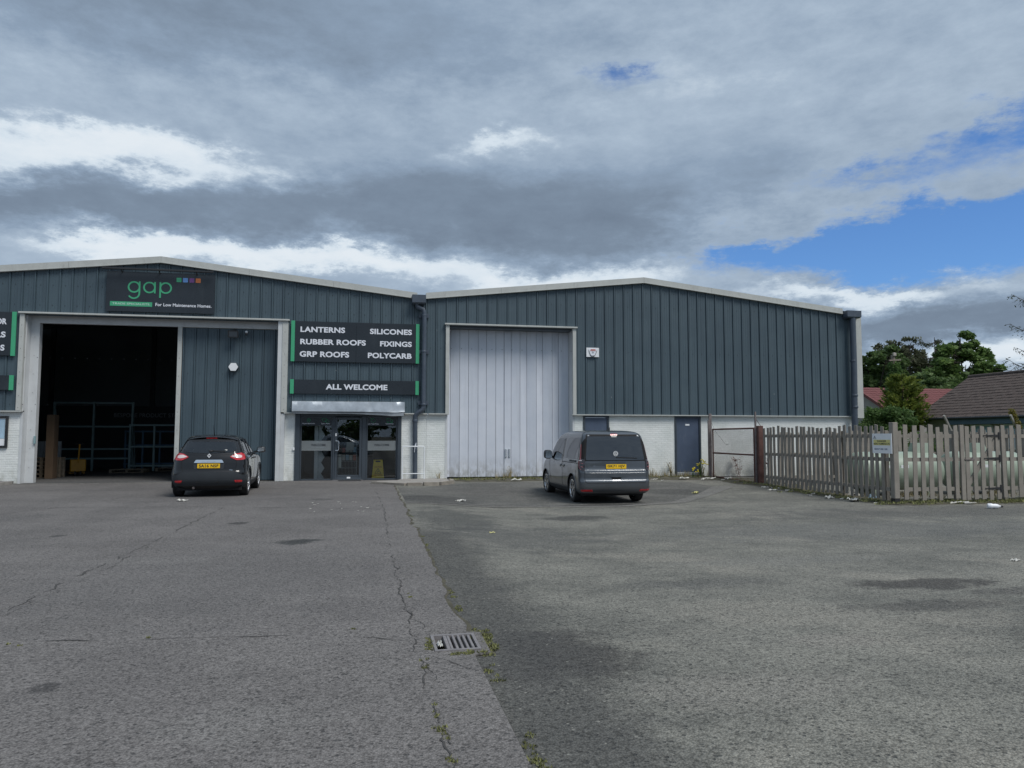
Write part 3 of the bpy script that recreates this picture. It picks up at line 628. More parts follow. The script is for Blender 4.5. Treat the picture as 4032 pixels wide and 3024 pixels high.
# ------------------------------------------------------------------ the two warehouses
D = 26.0
EV, RG = 6.53, 7.43                           # height of the verge trim at eave and ridge
CLAD_Y = 25.97; PITCH = 0.3655
def verge_top(x, cx, half): return RG - (RG - EV) * abs(x - cx) / half
def cladding(root, x0, x1, phase, zbase, top, openings, y=CLAD_Y, name='cladding_panel'):
    ribs = []; k = math.ceil((x0 - phase) / PITCH)
    while phase + k * PITCH < x1 - 0.03: ribs.append(phase + k * PITCH); k += 1
    br = sorted(set([x0, x1] + ribs + [v for o in openings for v in o[:2]]))
    for a, b in zip(br, br[1:]):
        if b - a < 0.02: continue
        mid = (a + b) / 2; zb = zbase
        for o in openings:
            if o[0] < mid < o[1]: zb = o[2]
        pr = []
        if a in ribs: pr += [(a, 0.0), (a + 0.004, 0.008), (a + 0.010, 0.008), (a + 0.016, -0.038), (a + 0.052, -0.038), (a + 0.060, 0.012), (a + 0.070, 0.012), (a + 0.076, 0)]
        else: pr += [(a, 0)]
        w = b - pr[-1][0]; s = pr[-1][0]
        if w > 0.15: pr += [(s + w * .33, 0), (s + w * .35, -.005), (s + w * .37, 0), (s + w * .63, 0), (s + w * .65, -.005), (s + w * .67, 0)]
        pr += [(b, 0)]
        mm = MB(); n = len(pr); br_mid = [p for p in pr]
        jy = rnd.uniform(-.0015, .0015)
        mm.v += [(p[0], y + p[1] + jy, zb) for p in pr] + [(p[0], y + p[1] + jy, top(p[0])) for p in pr]
        mm.f += [(i, i + 1, n + i + 1, n + i) for i in range(n - 1)]
        mm.build(name, 'cladding_paint', root, fix=False)
    return ribs
BRICK = {}
def brick_mesh(w):
    k = round(w, 3)
    if k not in BRICK:
        mm = MB(); c = 0.004; h = 0.0655; x0, x1, z0, z1 = 0, w, 0, h
        mm.add([(x0 + c, 0, z0 + c), (x1 - c, 0, z0 + c), (x1 - c, 0, z1 - c), (x0 + c, 0, z1 - c), (x0, c, z0), (x1, c, z0), (x1, c, z1), (x0, c, z1), (x0, .06, z0), (x1, .06, z0), (x1, .06, z1), (x0, .06, z1)],
               [(0, 1, 2, 3), (0, 4, 5, 1), (1, 5, 6, 2), (2, 6, 7, 3), (3, 7, 4, 0), (4, 8, 9, 5), (5, 9, 10, 6), (6, 10, 11, 7), (7, 11, 8, 4)])
        BRICK[k] = mm
    return BRICK[k]
def brick_wall(root, segs, y, z0, z1, limit=300):
    items = []; walls = {}
    for a, b in segs: walls[a] = MB().box(a, b, y + 0.0045, y + 0.2, z0, z1).build('brick_wall', 'painted_brick', root)
    for a, b in segs:
        z = z0 + 0.004; row = 0
        while z + 0.0655 < z1 + 0.002:
            x = a + 0.002; first = True
            if row % 2: cut = 0.1025
            else: cut = 0.215
            while x < b - 0.03:
                w = min(cut if first else 0.215, b - 0.002 - x); first = False
                items.append((x, z, w, a)); x += w + 0.010
            z += 0.0755; row += 1
    items.sort(key=lambda i: (i[0] - 0) ** 2 * 0.3 - (i[2] > .2) * 40 + rnd.random() * 6)
    rest = MB(); cache = {}
    for n, (x, z, w, sa) in enumerate(items):
        dy = rnd.uniform(-.0015, .001)
        if n < limit:
            k = round(w, 3)
            if k not in cache: cache[k] = brick_mesh(w).mesh('brick', 'painted_brick')
            o = link('brick', cache[k], walls[sa]); o.location = (x, y + dy, z)
        else: rest.add([(v[0] + x, v[1] + y + dy, v[2] + z) for v in brick_mesh(w).v], brick_mesh(w).f)
    if rest.v: o = rest.build('brick_courses', 'painted_brick', root); o['kind'] = 'stuff'
def barge(root, cx, half, x0, x1):
    """sloping grey verge trim, in lengths"""
    xs = sorted({x0, cx, x1} | {cx + s * half * f for s in (-1, 1) for f in (.33, .66) if x0 < cx + s * half * f < x1})
    for a, b in zip(xs, xs[1:]):
        if a + 1e-6 < x0: continue
        mm = MB(); g_ = 0.003; za, zb = verge_top(a, cx, half), verge_top(b, cx, half)
        mm.prism([(a + g_, za - .195), (b - g_, zb - .195), (b - g_, zb), (a + g_, za)], 25.86, 26.1); mm.prism([(a + g_, za - .215), (b - g_, zb - .215), (b - g_, zb - .196), (a + g_, za - .196)], 25.845, 25.99)
        mm.build('verge_trim', 'trim_grey', root)
def screws(root, ribs, rows, x0, x1, top, y=CLAD_Y):
    mm = MB()
    for r_ in ribs:
        for zz in rows:
            x = r_ + 0.19
            if x0 < x < x1 and zz < top(x) - .1: mm.box(x - .011, x + .011, y - .008, y - .001, zz - .011, zz + .011)
    o = mm.build('fixing_screws', 'black_plastic', root); o['kind'] = 'stuff'
def hopper(root, x0, x1, z0, z1):
    mm = MB(); mm.add([(x0 + .05, 25.68, z0), (x1 - .05, 25.68, z0), (x1 - .05, 25.93, z0), (x0 + .05, 25.93, z0), (x0, 25.62, z0 + .05), (x1, 25.62, z0 + .05), (x1, 25.93, z0 + .05), (x0, 25.93, z0 + .05), (x0, 25.62, z1), (x1, 25.62, z1), (x1, 25.93, z1), (x0, 25.93, z1)],
       [(0, 3, 2, 1), (0, 1, 5, 4), (1, 2, 6, 5), (2, 3, 7, 6), (3, 0, 4, 7), (4, 5, 9, 8), (5, 6, 10, 9), (6, 7, 11, 10), (7, 4, 8, 11), (8, 9, 10, 11)])
    return mm

# ---- left warehouse
wl = thing('warehouse', 'dark slate clad trade warehouse with open sliding door and shop entrance', 'warehouse', (-6.83, 26, 0))
CXL, HL = -6.83, 8.43
topL = lambda x: verge_top(x, CXL, HL) - 0.2
OPL = [(-10.87, -2.83, 5.36)]
ribsL = cladding(wl, -15.2, 1.83, -10.63, 2.30, topL, OPL)
screws(wl, ribsL, (2.5, 4.0, 5.7, 6.35), -15.2, 1.7, lambda x: topL(x) if not -10.9 < x < -2.8 else topL(x))
barge(wl, CXL, HL, -15.26, 1.60)
m = MB()                                        # structural wall behind the sheeting and brick, in pieces round the openings
for a, b, c, d in ((-15.2, -10.95, 2.3, 6.3), (-10.95, -2.75, 5.45, 6.3), (-2.75, 1.75, 2.3, 6.3), (-15.2, -11.0, 0, 2.3)): m.box(a, b, 26.24, 26.34, c, d)
m.prism([(-15.2, 6.3), (1.55, 6.3), (CXL, 7.15)], 26.24, 26.3)
m.build('wall_lining', 'dark_wall', wl)
brick_wall(wl, [(-12.6, -10.87), (-2.80, -2.46), (1.10, 1.955)], 26.03, 0.0, 2.26)
for a, b in ((-15.2, -10.8), (-2.83, -2.5), (1.2, 1.985)): MB().box(a, b, 25.885, 26.09, 2.262, 2.30).build('sill_flashing', 'trim_grey', wl)
# roof, side and interior shell
m = MB()
for x0, x1 in ((-15.3, CXL), (CXL, 1.75)):
    m.add([(x0, 26.0, verge_top(x0, CXL, HL) - .05), (x1, 26.0, verge_top(x1, CXL, HL) - .05), (x1, 58, verge_top(x1, CXL, HL) - .05), (x0, 58, verge_top(x0, CXL, HL) - .05)], [(0, 1, 2, 3)])
m.build('roof', 'roof_sheet', wl)
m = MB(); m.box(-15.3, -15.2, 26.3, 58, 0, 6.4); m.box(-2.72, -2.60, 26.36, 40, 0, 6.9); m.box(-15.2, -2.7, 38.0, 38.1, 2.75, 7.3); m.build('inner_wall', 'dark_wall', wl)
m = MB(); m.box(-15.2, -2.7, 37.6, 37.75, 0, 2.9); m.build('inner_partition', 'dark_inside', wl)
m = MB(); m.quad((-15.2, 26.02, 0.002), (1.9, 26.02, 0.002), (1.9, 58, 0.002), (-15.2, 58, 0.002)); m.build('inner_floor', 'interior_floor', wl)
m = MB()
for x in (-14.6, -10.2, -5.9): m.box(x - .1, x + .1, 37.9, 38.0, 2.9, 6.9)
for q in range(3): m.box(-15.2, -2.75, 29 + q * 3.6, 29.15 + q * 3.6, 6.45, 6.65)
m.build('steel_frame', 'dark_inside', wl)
m = MB(); text(m, 'BESPOKE PRODUCT STORAGE AREA', -11.75, -7.55, 2.38, 2.57, 37.6, .005); m.build('wall_lettering', 'letter_dim', wl)
# big door: trim, posts, head
m = MB(); m.bbox(-10.97, -10.83, 25.88, 26.02, 2.30, 5.40); m.build('door_trim', 'trim_grey', wl); m = MB(); m.bbox(-2.93, -2.74, 25.88, 26.02, 2.30, 5.40); m.build('door_trim', 'trim_grey', wl)
m = MB(); m.bbox(-11.0, -2.70, 25.82, 26.03, 5.40, 5.455); m.build('door_head_trim', 'trim_grey', wl)
m = MB(); m.box(-10.88, -10.80, 26.02, 26.36, 0, 5.398); m.build('door_reveal', 'jamb_grey', wl); m = MB(); m.bbox(-10.80, -10.54, 26.30, 26.52, 0, 5.2); m.build('door_post', 'jamb_grey', wl); m = MB(); m.box(-10.80, -2.92, 26.28, 26.42, 5.16, 5.40); m.build('door_track', 'jamb_grey', wl)
m = MB(); m.box(-3.07, -2.93, 25.9, 26.36, 0, 5.398); m.build('door_reveal', 'jamb_grey', wl)
m = MB(); m.bbox(-2.93, -2.80, 25.92, 26.05, 0, 2.26); m.build('door_post', 'jamb_grey', wl)
sl = MB(); sl.box(-6.36, -3.09, 26.36, 26.40, .03, 5.22); slide = sl.build('sliding_door', 'frame_dark', wl)
m = MB(); m.bbox(-6.34, -6.20, 26.29, 26.36, .03, 5.24); m.bbox(-6.19, -3.10, 26.29, 26.36, 5.15, 5.24); m.build('door_stile', 'trim_grey', slide)
m = MB(); 
for i in range(40):
    for xx in (-10.90, -2.84): m.box(xx - .008, xx + .008, 25.874, 25.879, 2.4 + i * .075 - .008, 2.4 + i * .075 + .008) if i % 5 == 0 else None
for zz in range(8):
    for xx in (-10.67, -6.27): m.box(xx - .008, xx + .008, 26.284, 26.289, .5 + zz * .6 - .008, .5 + zz * .6 + .008)
o = m.build('trim_rivets', 'old_steel', wl); o['kind'] = 'stuff'
_r = cladding(slide, -6.19, -3.10, -6.19, 0.03, lambda x: 5.14, [], 26.345, 'door_panel')
screws(slide, _r, (1.0, 3.6), -6.1, -3.1, lambda x: 5.1, 26.345)
m = MB(); m.bbox(-10.56, -10.50, 26.24, 26.295, 1.25, 1.50); m.build('door_switch', 'rack_teal', wl)

# shop entrance
def frame_bars(mm, x0, x1, z0, z1, w, y0, y1):
    mm.bbox(x0, x0 + w, y0, y1, z0, z1); mm.bbox(x1 - w, x1, y0, y1, z0, z1); mm.bbox(x0 + w, x1 - w, y0, y1, z1 - w, z1); mm.bbox(x0 + w, x1 - w, y0, y1, z0, z0 + w)
m = MB(); m.bbox(-2.46, -2.30, 25.98, 26.2, 0, 2.30); m.bbox(0.97, 1.10, 25.98, 26.2, 0, 2.30); m.bbox(-2.30, 0.97, 26.0, 26.2, 2.18, 2.30); m.bbox(-1.21, -1.155, 26.02, 26.2, 0, 2.18); m.bbox(-.235, -.10, 26.02, 26.2, 0, 2.18); m.build('shop_frame', 'frame_dark', wl)
for (a, b, wd, w1) in ((-2.30, -1.21, (-2.15, -1.43), 'x'), (-.10, .97, (.17, .80), 'y')):
    m = MB(); frame_bars(m, a, b, 0.0, 2.18, 0.055, 26.05, 26.12); sw = m.build('shop_window', 'frame_dark', wl)
    m = MB(); m.box(a + .05, b - .05, 26.080, 26.088, .05, 2.13); m.build('pane', 'pane', sw)
    m = MB(); m.box(a + .056, b - .056, 26.068, 26.072, 1.86, 2.125); m.build('decal_panel', 'sign_black', sw)
    m = MB(); m.box(a + .056, b - .056, 26.068, 26.072, 1.01, 1.345); m.build('frosted_strip', 'frosted', sw)
    m = MB()
    wx0, wx1 = (-1.93, -1.45) if w1 == 'x' else (.17, .69)
    text(m, 'WELCOME', wx0, wx1, 1.17, 1.235, 26.066, .002, .02); m.build('lettering', 'ink', sw)
    m = MB(); text(m, 'TO ALL TRADE CUSTOMERS', wx0, wx1, 1.115, 1.135, 26.066, .002, .01); m.build('small_lettering', 'letter_dim', sw)
    m = MB()
    for tx, a0, a1 in ((('Depots Nationwide', -2.23, -1.82), ('Expert Advice', -1.61, -1.32)) if w1 == 'x' else (('Low Trade Prices', -.04, .32), ('Fast Delivery', .56, .83))): text(MB(), tx, a0, a1, 1.905, 1.95, 26.066, .002, .02).build('small_lettering', 'sign_white', sw)
    ic = MB(); yv = 26.060
    if w1 == 'x':
        cx, cz = -2.02, 2.055
        ic.tube([(cx + .055 * math.cos(t), yv, cz + .055 * math.sin(t)) for t in np.linspace(R(-30), R(210), 16)] + [(cx, yv, cz - .10), (cx + .055 * math.cos(R(-30)), yv, cz + .055 * math.sin(R(-30)))], .006, 4)
        ic.tube([(cx + .022 * math.cos(t), yv, cz + .022 * math.sin(t)) for t in np.linspace(0, 6.283, 14)], .005, 4)
        for bx, bz, s in ((-1.50, 2.06, .07), (-1.41, 2.015, .055)):
            ic.tube([(bx + s * 1.15 * math.cos(t), yv, bz + s * .8 * math.sin(t)) for t in np.linspace(R(-60), R(260), 18)] + [(bx - s * .5, yv, bz - s * 1.15), (bx + s * .5, yv, bz - s * .72)], .006, 4)
    else:
        ic.tube([(.06, yv, 2.11), (.14, yv, 2.12), (.215, yv, 2.04), (.135, yv, 1.965), (.06, yv, 2.04), (.06, yv, 2.11)], .006, 4)
        ic.tube([(.095 + .012 * math.cos(t), yv, 2.08 + .012 * math.sin(t)) for t in np.linspace(0, 6.283, 10)], .004, 4)
        ic.tube([(.60, yv, 2.11), (.73, yv, 2.11), (.73, yv, 1.99), (.60, yv, 1.99), (.60, yv, 2.11)], .006, 4); ic.tube([(.73, yv, 2.08), (.78, yv, 2.07), (.81, yv, 2.03), (.81, yv, 1.99), (.73, yv, 1.99)], .006, 4)
        for bx in (.64, .77): ic.tube([(bx + .022 * math.cos(t), yv, 1.98 + .022 * math.sin(t)) for t in np.linspace(0, 6.283, 12)], .006, 4)
    ic.build('icon', 'sign_green', sw)
m = MB(); frame_bars(m, -1.15, -.24, 0.03, 2.15, 0.085, 26.03, 26.10); m.bbox(-1.06, -.33, 26.03, 26.10, .117, .18); sdoor = m.build('shop_door', 'frame_dark', wl)
m = MB(); m.box(-1.07, -.32, 26.062, 26.070, .17, 2.07); m.build('pane', 'pane', sdoor)
m = MB(); m.tube([(-1.11, 26.03, 1.34), (-1.11, 25.965, 1.34), (-1.03, 25.955, 1.335), (-1.005, 25.95, 1.30), (-1.005, 25.95, 1.05), (-1.03, 25.955, 1.015), (-1.11, 25.965, 1.01), (-1.11, 26.03, 1.01)], .017, 8); m.build('handle', 'steel_bright', sdoor, smooth=True)
m = MB(); m.bbox(-1.135, -1.085, 26.01, 26.032, 1.50, 1.60); m.build('door_label', 'white_plastic', sdoor); m = MB(); m.bbox(-.73, -.61, 26.01, 26.032, .06, .115); m.build('door_bracket', 'white_plastic', sdoor)
m = MB(); m.box(-1.2, -.2, 25.93, 26.06, 0.003, .028); m.build('door_sill', 'steel_bright', wl)
# dented galvanised shutter box above the entrance
m = MB(); nxg, nzg = 60, 8; g0 = len(m.v)
prof = [(26.0, 2.675), (25.66, 2.675), (25.63, 2.66), (25.60, 2.52), (25.585, 2.40), (25.58, 2.33), (25.66, 2.31), (26.0, 2.30)]
for i in range(nxg + 1):
    x = -2.54 + 3.73 * i / nxg
    for j, (yy, zz) in enumerate(prof):
        dent = 0.0
        if 1 < j < 6:
            dent = .09 * ss(.55, 1.15, x) * (1 if j in (4, 5) else .35) * (0.6 + .8 * mnoise.noise(Vector((x * 3, j * .5, 1)))) + .016 * mnoise.noise(Vector((x * 2.2, j * .8, 3))) + .022 * math.exp(-((x - .05) / .10) ** 2) * (j in (3, 4))
        zz2 = zz - (.02 * ss(-.6, 1.2, x) if j >= 5 else 0) + (.03 * ss(.9, 1.19, x) if j in (4, 5) else 0)
        m.v.append((x, yy + dent, zz2))
n = len(prof)
for i in range(nxg):
    for j in range(n): m.f.append((i * n + j, (i + 1) * n + j, (i + 1) * n + (j + 1) % n, i * n + (j + 1) % n))
m.f += [tuple(range(n)), tuple(nxg * n + j for j in range(n))]
shut = m.build('shutter_box', 'galvanised', wl, smooth=True)
m = MB(); nn = 40
for i in range(nn + 1):
    x = -2.5 + 3.66 * i / nn; dz = -.10 * ss(-.8, 1.1, x) * (1 + .3 * mnoise.noise(Vector((x * 2, 0, 4))))
    for (yy, zz) in ((25.62, 2.30), (25.63, 2.255 + dz * .6), (25.72, 2.285 + dz * .75), (25.9, 2.295 + dz * .3)): m.v.append((x, yy + .01 * mnoise.noise(Vector((x * 3, zz, 2))), zz if zz == 2.30 else zz))
for i in range(nn):
    for j in range(3): m.f.append((i * 4 + j, (i + 1) * 4 + j, (i + 1) * 4 + j + 1, i * 4 + j + 1))
m.build('bent_lip', 'galvanised', shut, smooth=True)
# room behind the shop glass
m = MB(); m.box(-2.58, 1.85, 31.0, 31.1, 0, 3); m.box(1.85, 1.93, 26.3, 31, 0, 3); m.box(-2.6, -2.56, 26.36, 31, 0, 3); m.quad((-2.6, 26.2, 2.6), (1.9, 26.2, 2.6), (1.9, 31, 2.6), (-2.6, 31, 2.6)); m.build('shop_room', 'dark_wall', wl)
m = MB(); 
for i, (a, b, c) in enumerate(((-2.0, 1.5, 1.45), (-2.0, 1.5, 1.85), (-2.0, 1.5, 1.05))): m.box(a, b, 30.7, 31, c, c + .03)
m.build('shop_shelf', 'dark_inside', wl)
# downpipe between the two roofs
dp = hopper(wl, 1.41, 1.88, 6.10, 6.42).build('downpipe_hopper', 'pipe_blue', wl)
m = MB(); m.tube([(1.58, 25.78, 6.12), (1.60, 25.79, 6.02), (1.80, 25.79, 5.93), (1.84, 25.80, 5.80), (1.84, 25.82, 2.55), (1.82, 25.82, 2.44), (1.74, 25.84, 2.37), (1.63, 25.87, 2.30), (1.57, 25.89, 2.20), (1.565, 25.92, 2.05), (1.58, 25.93, 0.02)], .083, 16); dpp = m.build('downpipe', 'pipe_blue', wl, smooth=True)
for z in (5.72, 4.45, 2.6): MB().lathe([(.088, z - .04), (.094, z - .03), (.094, z + .03), (.088, z + .04)], 'z', 16, (1.84, 25.81, 0)).build('pipe_collar', 'pipe_blue', dpp, smooth=True)
m = MB(); m.lathe([(.088, 1.98), (.094, 1.99), (.094, 2.08), (.088, 2.09)], 'z', 16, (1.567, 25.92, 0)); m.build('pipe_collar', 'pipe_blue', dpp, smooth=True)
for z in (5.72, 4.45, 2.66): m = MB(); m.bbox(1.66, 2.02, 25.89, 25.93, z - .07, z + .07); m.build('pipe_bracket', 'pipe_blue', dpp)
m = MB(); m.tube([(1.545, 25.838, .95), (1.57, 25.835, 1.2), (1.60, 25.837, 1.28), (1.59, 25.836, 1.15)], .012, 5); m.build('paint_splash', 'sign_white', dpp)

# ---- right warehouse
wr = thing('warehouse', 'dark slate clad warehouse with closed pale folding door and white brick base', 'warehouse', (10.05, 26, 0))
CXR, HR = 10.0, 8.2
topR = lambda x: verge_top(x, CXR, HR) - 0.2
ribsR = cladding(wr, 1.835, 18.36, 9.93 - 27 * PITCH, 2.30, topR, [(2.66, 7.32, 5.42)])
screws(wr, ribsR, (4.6, 6.3, 6.85), 1.9, 18.3, topR); barge(wr, CXR, HR, 1.90, 18.24)
m = MB()
for a, b, c, d in ((1.93, 2.62, 2.3, 6.4), (2.62, 7.36, 5.48, 6.4), (7.36, 19.0, 2.3, 6.3)): m.box(a, b, 26.24, 26.34, c, d)
m.prism([(1.95, 6.38), (18.9, 6.3), (CXR, 7.15)], 26.24, 26.3); m.build('wall_lining', 'dark_wall', wr)
brick_wall(wr, [(1.96, 2.68), (7.30, 7.66), (8.64, 11.20), (12.24, 18.83)], 26.03, 0.0, 2.26)
MB().box(2.02, 2.64, 25.885, 26.09, 2.262, 2.30).build('sill_flashing', 'trim_grey', wr); m = MB(); m.box(7.22, 18.72, 25.885, 26.09, 2.262, 2.30); m.build('sill_flashing', 'trim_grey', wr)
m = MB()
for x0, x1 in ((1.76, CXR), (CXR, 19.0)): m.add([(x0, 26.0, verge_top(x0, CXR, HR) - .05), (x1, 26.0, verge_top(x1, CXR, HR) - .05), (x1, 58, verge_top(x1, CXR, HR) - .05), (x0, 58, verge_top(x0, CXR, HR) - .05)], [(0, 1, 2, 3)])
m.build('roof', 'roof_sheet', wr)
m = MB(); m.box(18.94, 19.05, 26.12, 58, 2.2, 6.42); m.box(18.85, 18.95, 26.3, 58, 0, 2.2); m.build('side_wall', 'cladding_paint', wr)
m = MB(); m.bbox(18.76, 19.06, 25.90, 26.12, 2.22, 6.44); m.build('corner_flashing', 'trim_grey', wr)
m = MB(); m.box(18.36, 18.76, 25.985, 26.0, 2.3, 6.35); m.build('corner_panel', 'cladding_paint', wr)
hopper(wr, 18.27, 18.88, 6.13, 6.42).build('downpipe_hopper', 'pipe_blue', wr)
m = MB(); m.tube([(18.58, 25.76, 6.15), (18.58, 25.76, 4.2), (18.56, 25.78, 2.6), (18.55, 25.84, -0.05)], .115, 14); d2 = m.build('downpipe', 'pipe_blue', wr, smooth=True)
for z in (4.45, 3.1, 2.65): MB().lathe([(.12, z - .04), (.127, z - .03), (.127, z + .03), (.12, z + .04)], 'z', 14, (18.57, 25.77, 0)).build('pipe_collar', 'pipe_blue', d2, smooth=True)
# folding door
m = MB(); m.bbox(2.61, 2.74, 25.88, 26.02, 2.26, 5.43); m.build('door_trim', 'trim_grey', wr); m = MB(); m.bbox(7.24, 7.37, 25.88, 26.02, 2.26, 5.43); m.build('door_trim', 'trim_grey', wr)
m = MB(); m.bbox(2.57, 7.41, 25.82, 26.03, 5.43, 5.485); m.build('door_head_trim', 'trim_grey', wr)
m = MB(); m.box(2.62, 2.70, 26.02, 26.56, 0, 5.428); m.build('door_reveal', 'jamb_grey', wr); m = MB(); m.box(7.26, 7.34, 26.02, 26.62, 0, 5.428); m.build('door_reveal', 'jamb_grey', wr); m = MB(); m.box(2.70, 7.26, 26.05, 26.62, 5.36, 5.428); m.build('door_soffit', 'frame_dark', wr)
px = [1769, 1785, 1818, 1851, 1886, 1917, 1952, 1983, 2010, 2043, 2070, 2105, 2131, 2166, 2192, 2230]
fx = [2.70 + (p - 1769) / (2230 - 1769) * (7.26 - 2.70) for p in px]
off = [0, .05, -.03, 0, -.012, 0, -.012, 0, 0, -.02, .05, -.02, .05, -.02, .05, 0]
fold = MB().box(2.70, 7.26, 26.70, 26.74, 0.0, 5.36).build('folding_door', 'frame_dark', wr)
for i in range(len(fx) - 1):
    a, b = fx[i], fx[i + 1]; ya, yb = 26.55 + off[i], 26.55 + off[i + 1]; g_ = .006
    m = MB(); m.prism([(a + g_, ya), (b - g_, yb), (b - g_, yb + .035), (a + g_, ya + .035)], 0.05, 5.36, 'xy'); m.build('door_leaf', 'fold_paint', fold)
m = MB(); m.bbox(fx[7] + .04, fx[7] + .10, 26.49, 26.545, .75, 1.05); m.bbox(fx[8] - .10, fx[8] - .04, 26.49, 26.545, .75, 1.05); m.build('door_handle', 'galvanised', fold)
m = MB(); m.bbox(fx[7] + .01, fx[8] - .01, 26.528, 26.548, 0.05, 5.34); m.build('meeting_strip', 'fold_paint', fold)
# personnel doors
pd = MB(); frame_bars(pd, 11.20, 12.24, -.02, 2.262, .07, 25.99, 26.09); pdo = pd.build('side_door', 'frame_dark', wr)
m = MB(); m.bbox(11.275, 12.165, 26.03, 26.08, .17, 2.185); m.build('door_leaf', 'door_blue', pdo); m = MB(); m.bbox(11.275, 12.165, 26.02, 26.08, .055, .165); m.build('kick_plate', 'galvanised', pdo); m = MB(); m.bbox(11.62, 11.79, 26.018, 26.031, 1.90, 1.965); m.build('door_label', 'white_plastic', pdo)
pd = MB(); frame_bars(pd, 7.66, 8.64, -.02, 2.262, .07, 25.99, 26.09); pdo = pd.build('side_door', 'frame_dark', wr); m = MB(); m.bbox(7.735, 8.565, 26.03, 26.08, .055, 2.185); m.build('door_leaf', 'door_blue', pdo)
#PART3
# ------------------------------------------------------------------ signs on the facade
SY = 25.88
def board(name, label, x0, x1, z0, z1, seams=()):
    s = thing(name, label, 'sign', ((x0 + x1) / 2, SY, z0))
    xs = [x0, *seams, x1]
    for a, b in zip(xs, xs[1:]): m = MB(); m.bbox(a + .001, b - .001, SY, SY + .03, z0, z1, .003); m.build('board', 'sign_black', s)
    return s
s = board('shop_sign', 'large black board with green round lettering above the open warehouse door', -8.47, -5.13, 5.56, 6.88)
Y = SY - .003
lg = MB()
def ring(cx, cz, r, w, a0=0, a1=360, n=40):
    P = [(cx + (r - w) * math.cos(R(a0 + (a1 - a0) * i / n)), cz + (r - w) * math.sin(R(a0 + (a1 - a0) * i / n)), cx + r * math.cos(R(a0 + (a1 - a0) * i / n)), cz + r * math.sin(R(a0 + (a1 - a0) * i / n))) for i in range(n + 1)]
    for p, q in zip(P, P[1:]): lg.prism([(p[0], p[1]), (p[2], p[3]), (q[2], q[3]), (q[0], q[1])], Y - .006, Y)
rr_, ww_ = .193, .052
for cx, kind in ((-7.63, 'g'), (-7.16, 'a'), (-6.66, 'p')):
    cz = 6.375
    ring(cx, cz, rr_, ww_)
    if kind == 'g':
        sx = cx + rr_ - ww_; lg.prism([(sx, 6.17), (sx + ww_, 6.17), (sx + ww_, 6.565), (sx, 6.565)], Y - .008, Y - .001); ring(sx + ww_ - .193, 6.17, .193, ww_, -150, 0, 24)
    elif kind == 'a': sx = cx + rr_ - ww_; lg.prism([(sx, 6.185), (sx + ww_, 6.185), (sx + ww_, 6.565), (sx, 6.565)], Y - .008, Y - .001)
    else: sx = cx - rr_; lg.prism([(sx, 6.04), (sx + ww_, 6.04), (sx + ww_, 6.565), (sx, 6.565)], Y - .008, Y - .001)
lg.build('lettering', 'sign_green', s)
for i, c in enumerate(('sign_green', 'sq_blue', 'sq_purple', 'sq_orange')):
    x = -6.335 + i * .2; m = MB(); m.prism(fillet([(x, 6.59), (x + .155, 6.59), (x + .155, 6.735), (x, 6.735)], .02), Y - .006, Y); m.build('colour_square', c, s)
m = MB(); m.box(-8.34, -7.06, Y - .004, Y, 5.735, 5.885); m.build('text_bar', 'sign_green', s)
m = MB(); text(m, 'TRADE SPECIALISTS.', -8.27, -7.12, 5.78, 5.845, Y - .005, .003, .02); m.build('small_lettering', 'sign_pale', s)
m = MB(); text(m, 'For Low Maintenance Homes.', -6.96, -5.22, 5.765, 5.87, Y, .004, .018); m.build('small_lettering', 'sign_white', s)
lb = thing('sign_light', 'long black trough light over the black board with green lettering', 'light', (-6.85, 25.75, 6.9))
m = MB(); m.bbox(-8.56, -5.15, 25.66, 25.74, 6.905, 6.965); m.build('housing', 'black_plastic', lb)
for x in (-8.0, -6.85, -5.7): m = MB(); m.bar((x, 25.75, 6.93), (x, 25.96, 6.80), .03, .03); m.build('bracket', 'black_plastic', lb)
s = board('product_sign', 'black board of six white product names between green edges', -2.52, 1.56, 4.03, 5.41, (-.48,))
for a, b in ((-2.645, -2.522), (1.562, 1.682)): m = MB(); m.bbox(a, b, SY - .006, SY + .03, 4.03, 5.42, .002); m.build('green_edge', 'sign_green', s)
for tx, a, b, c, d in (('LANTERNS', -2.34, -.86, 5.035, 5.225), ('RUBBER ROOFS', -2.34, -.155, 4.615, 4.805), ('GRP ROOFS', -2.35, -.71, 4.19, 4.385), ('SILICONES', -.02, 1.42, 5.025, 5.215), ('FIXINGS', .33, 1.42, 4.605, 4.79), ('POLYCARB', -.08, 1.42, 4.19, 4.38)): text(MB(), tx, a, b, c, d, Y, .005, .036).build('lettering', 'sign_white', s)
s = board('welcome_sign', 'narrow black welcome board with green ends above the metal shutter box', -2.52, 1.56, 2.94, 3.415)
for a, b in ((-2.645, -2.522), (1.562, 1.682)): m = MB(); m.bbox(a, b, SY - .006, SY + .03, 2.935, 3.42, .002); m.build('green_edge', 'sign_green', s)
m = MB(); text(m, 'ALL WELCOME', -1.47, .60, 3.085, 3.275, Y, .005, .036); m.build('lettering', 'sign_white', s)
s = board('product_sign', 'black product board cut off by the left edge of the picture', -15.2, -11.19, 4.04, 5.43)
m = MB(); m.bbox(-11.188, -11.06, SY - .006, SY + .03, 4.03, 5.44, .002); m.build('green_edge', 'sign_green', s)
for tx, x1_, c, d in (('OR', -11.33, 5.03, 5.22), ('RS', -11.345, 4.61, 4.80), ('DS', -11.36, 4.19, 4.38)): text(MB(), tx, x1_ - .30, x1_, c, d, Y, .005, .036).build('lettering', 'sign_white', s)
s = board('plain_sign', 'narrow blank black board with green end at the left edge', -15.2, -11.19, 2.95, 3.41)
m = MB(); m.bbox(-11.188, -11.06, SY - .006, SY + .03, 2.945, 3.415, .002); m.build('green_edge', 'sign_green', s)
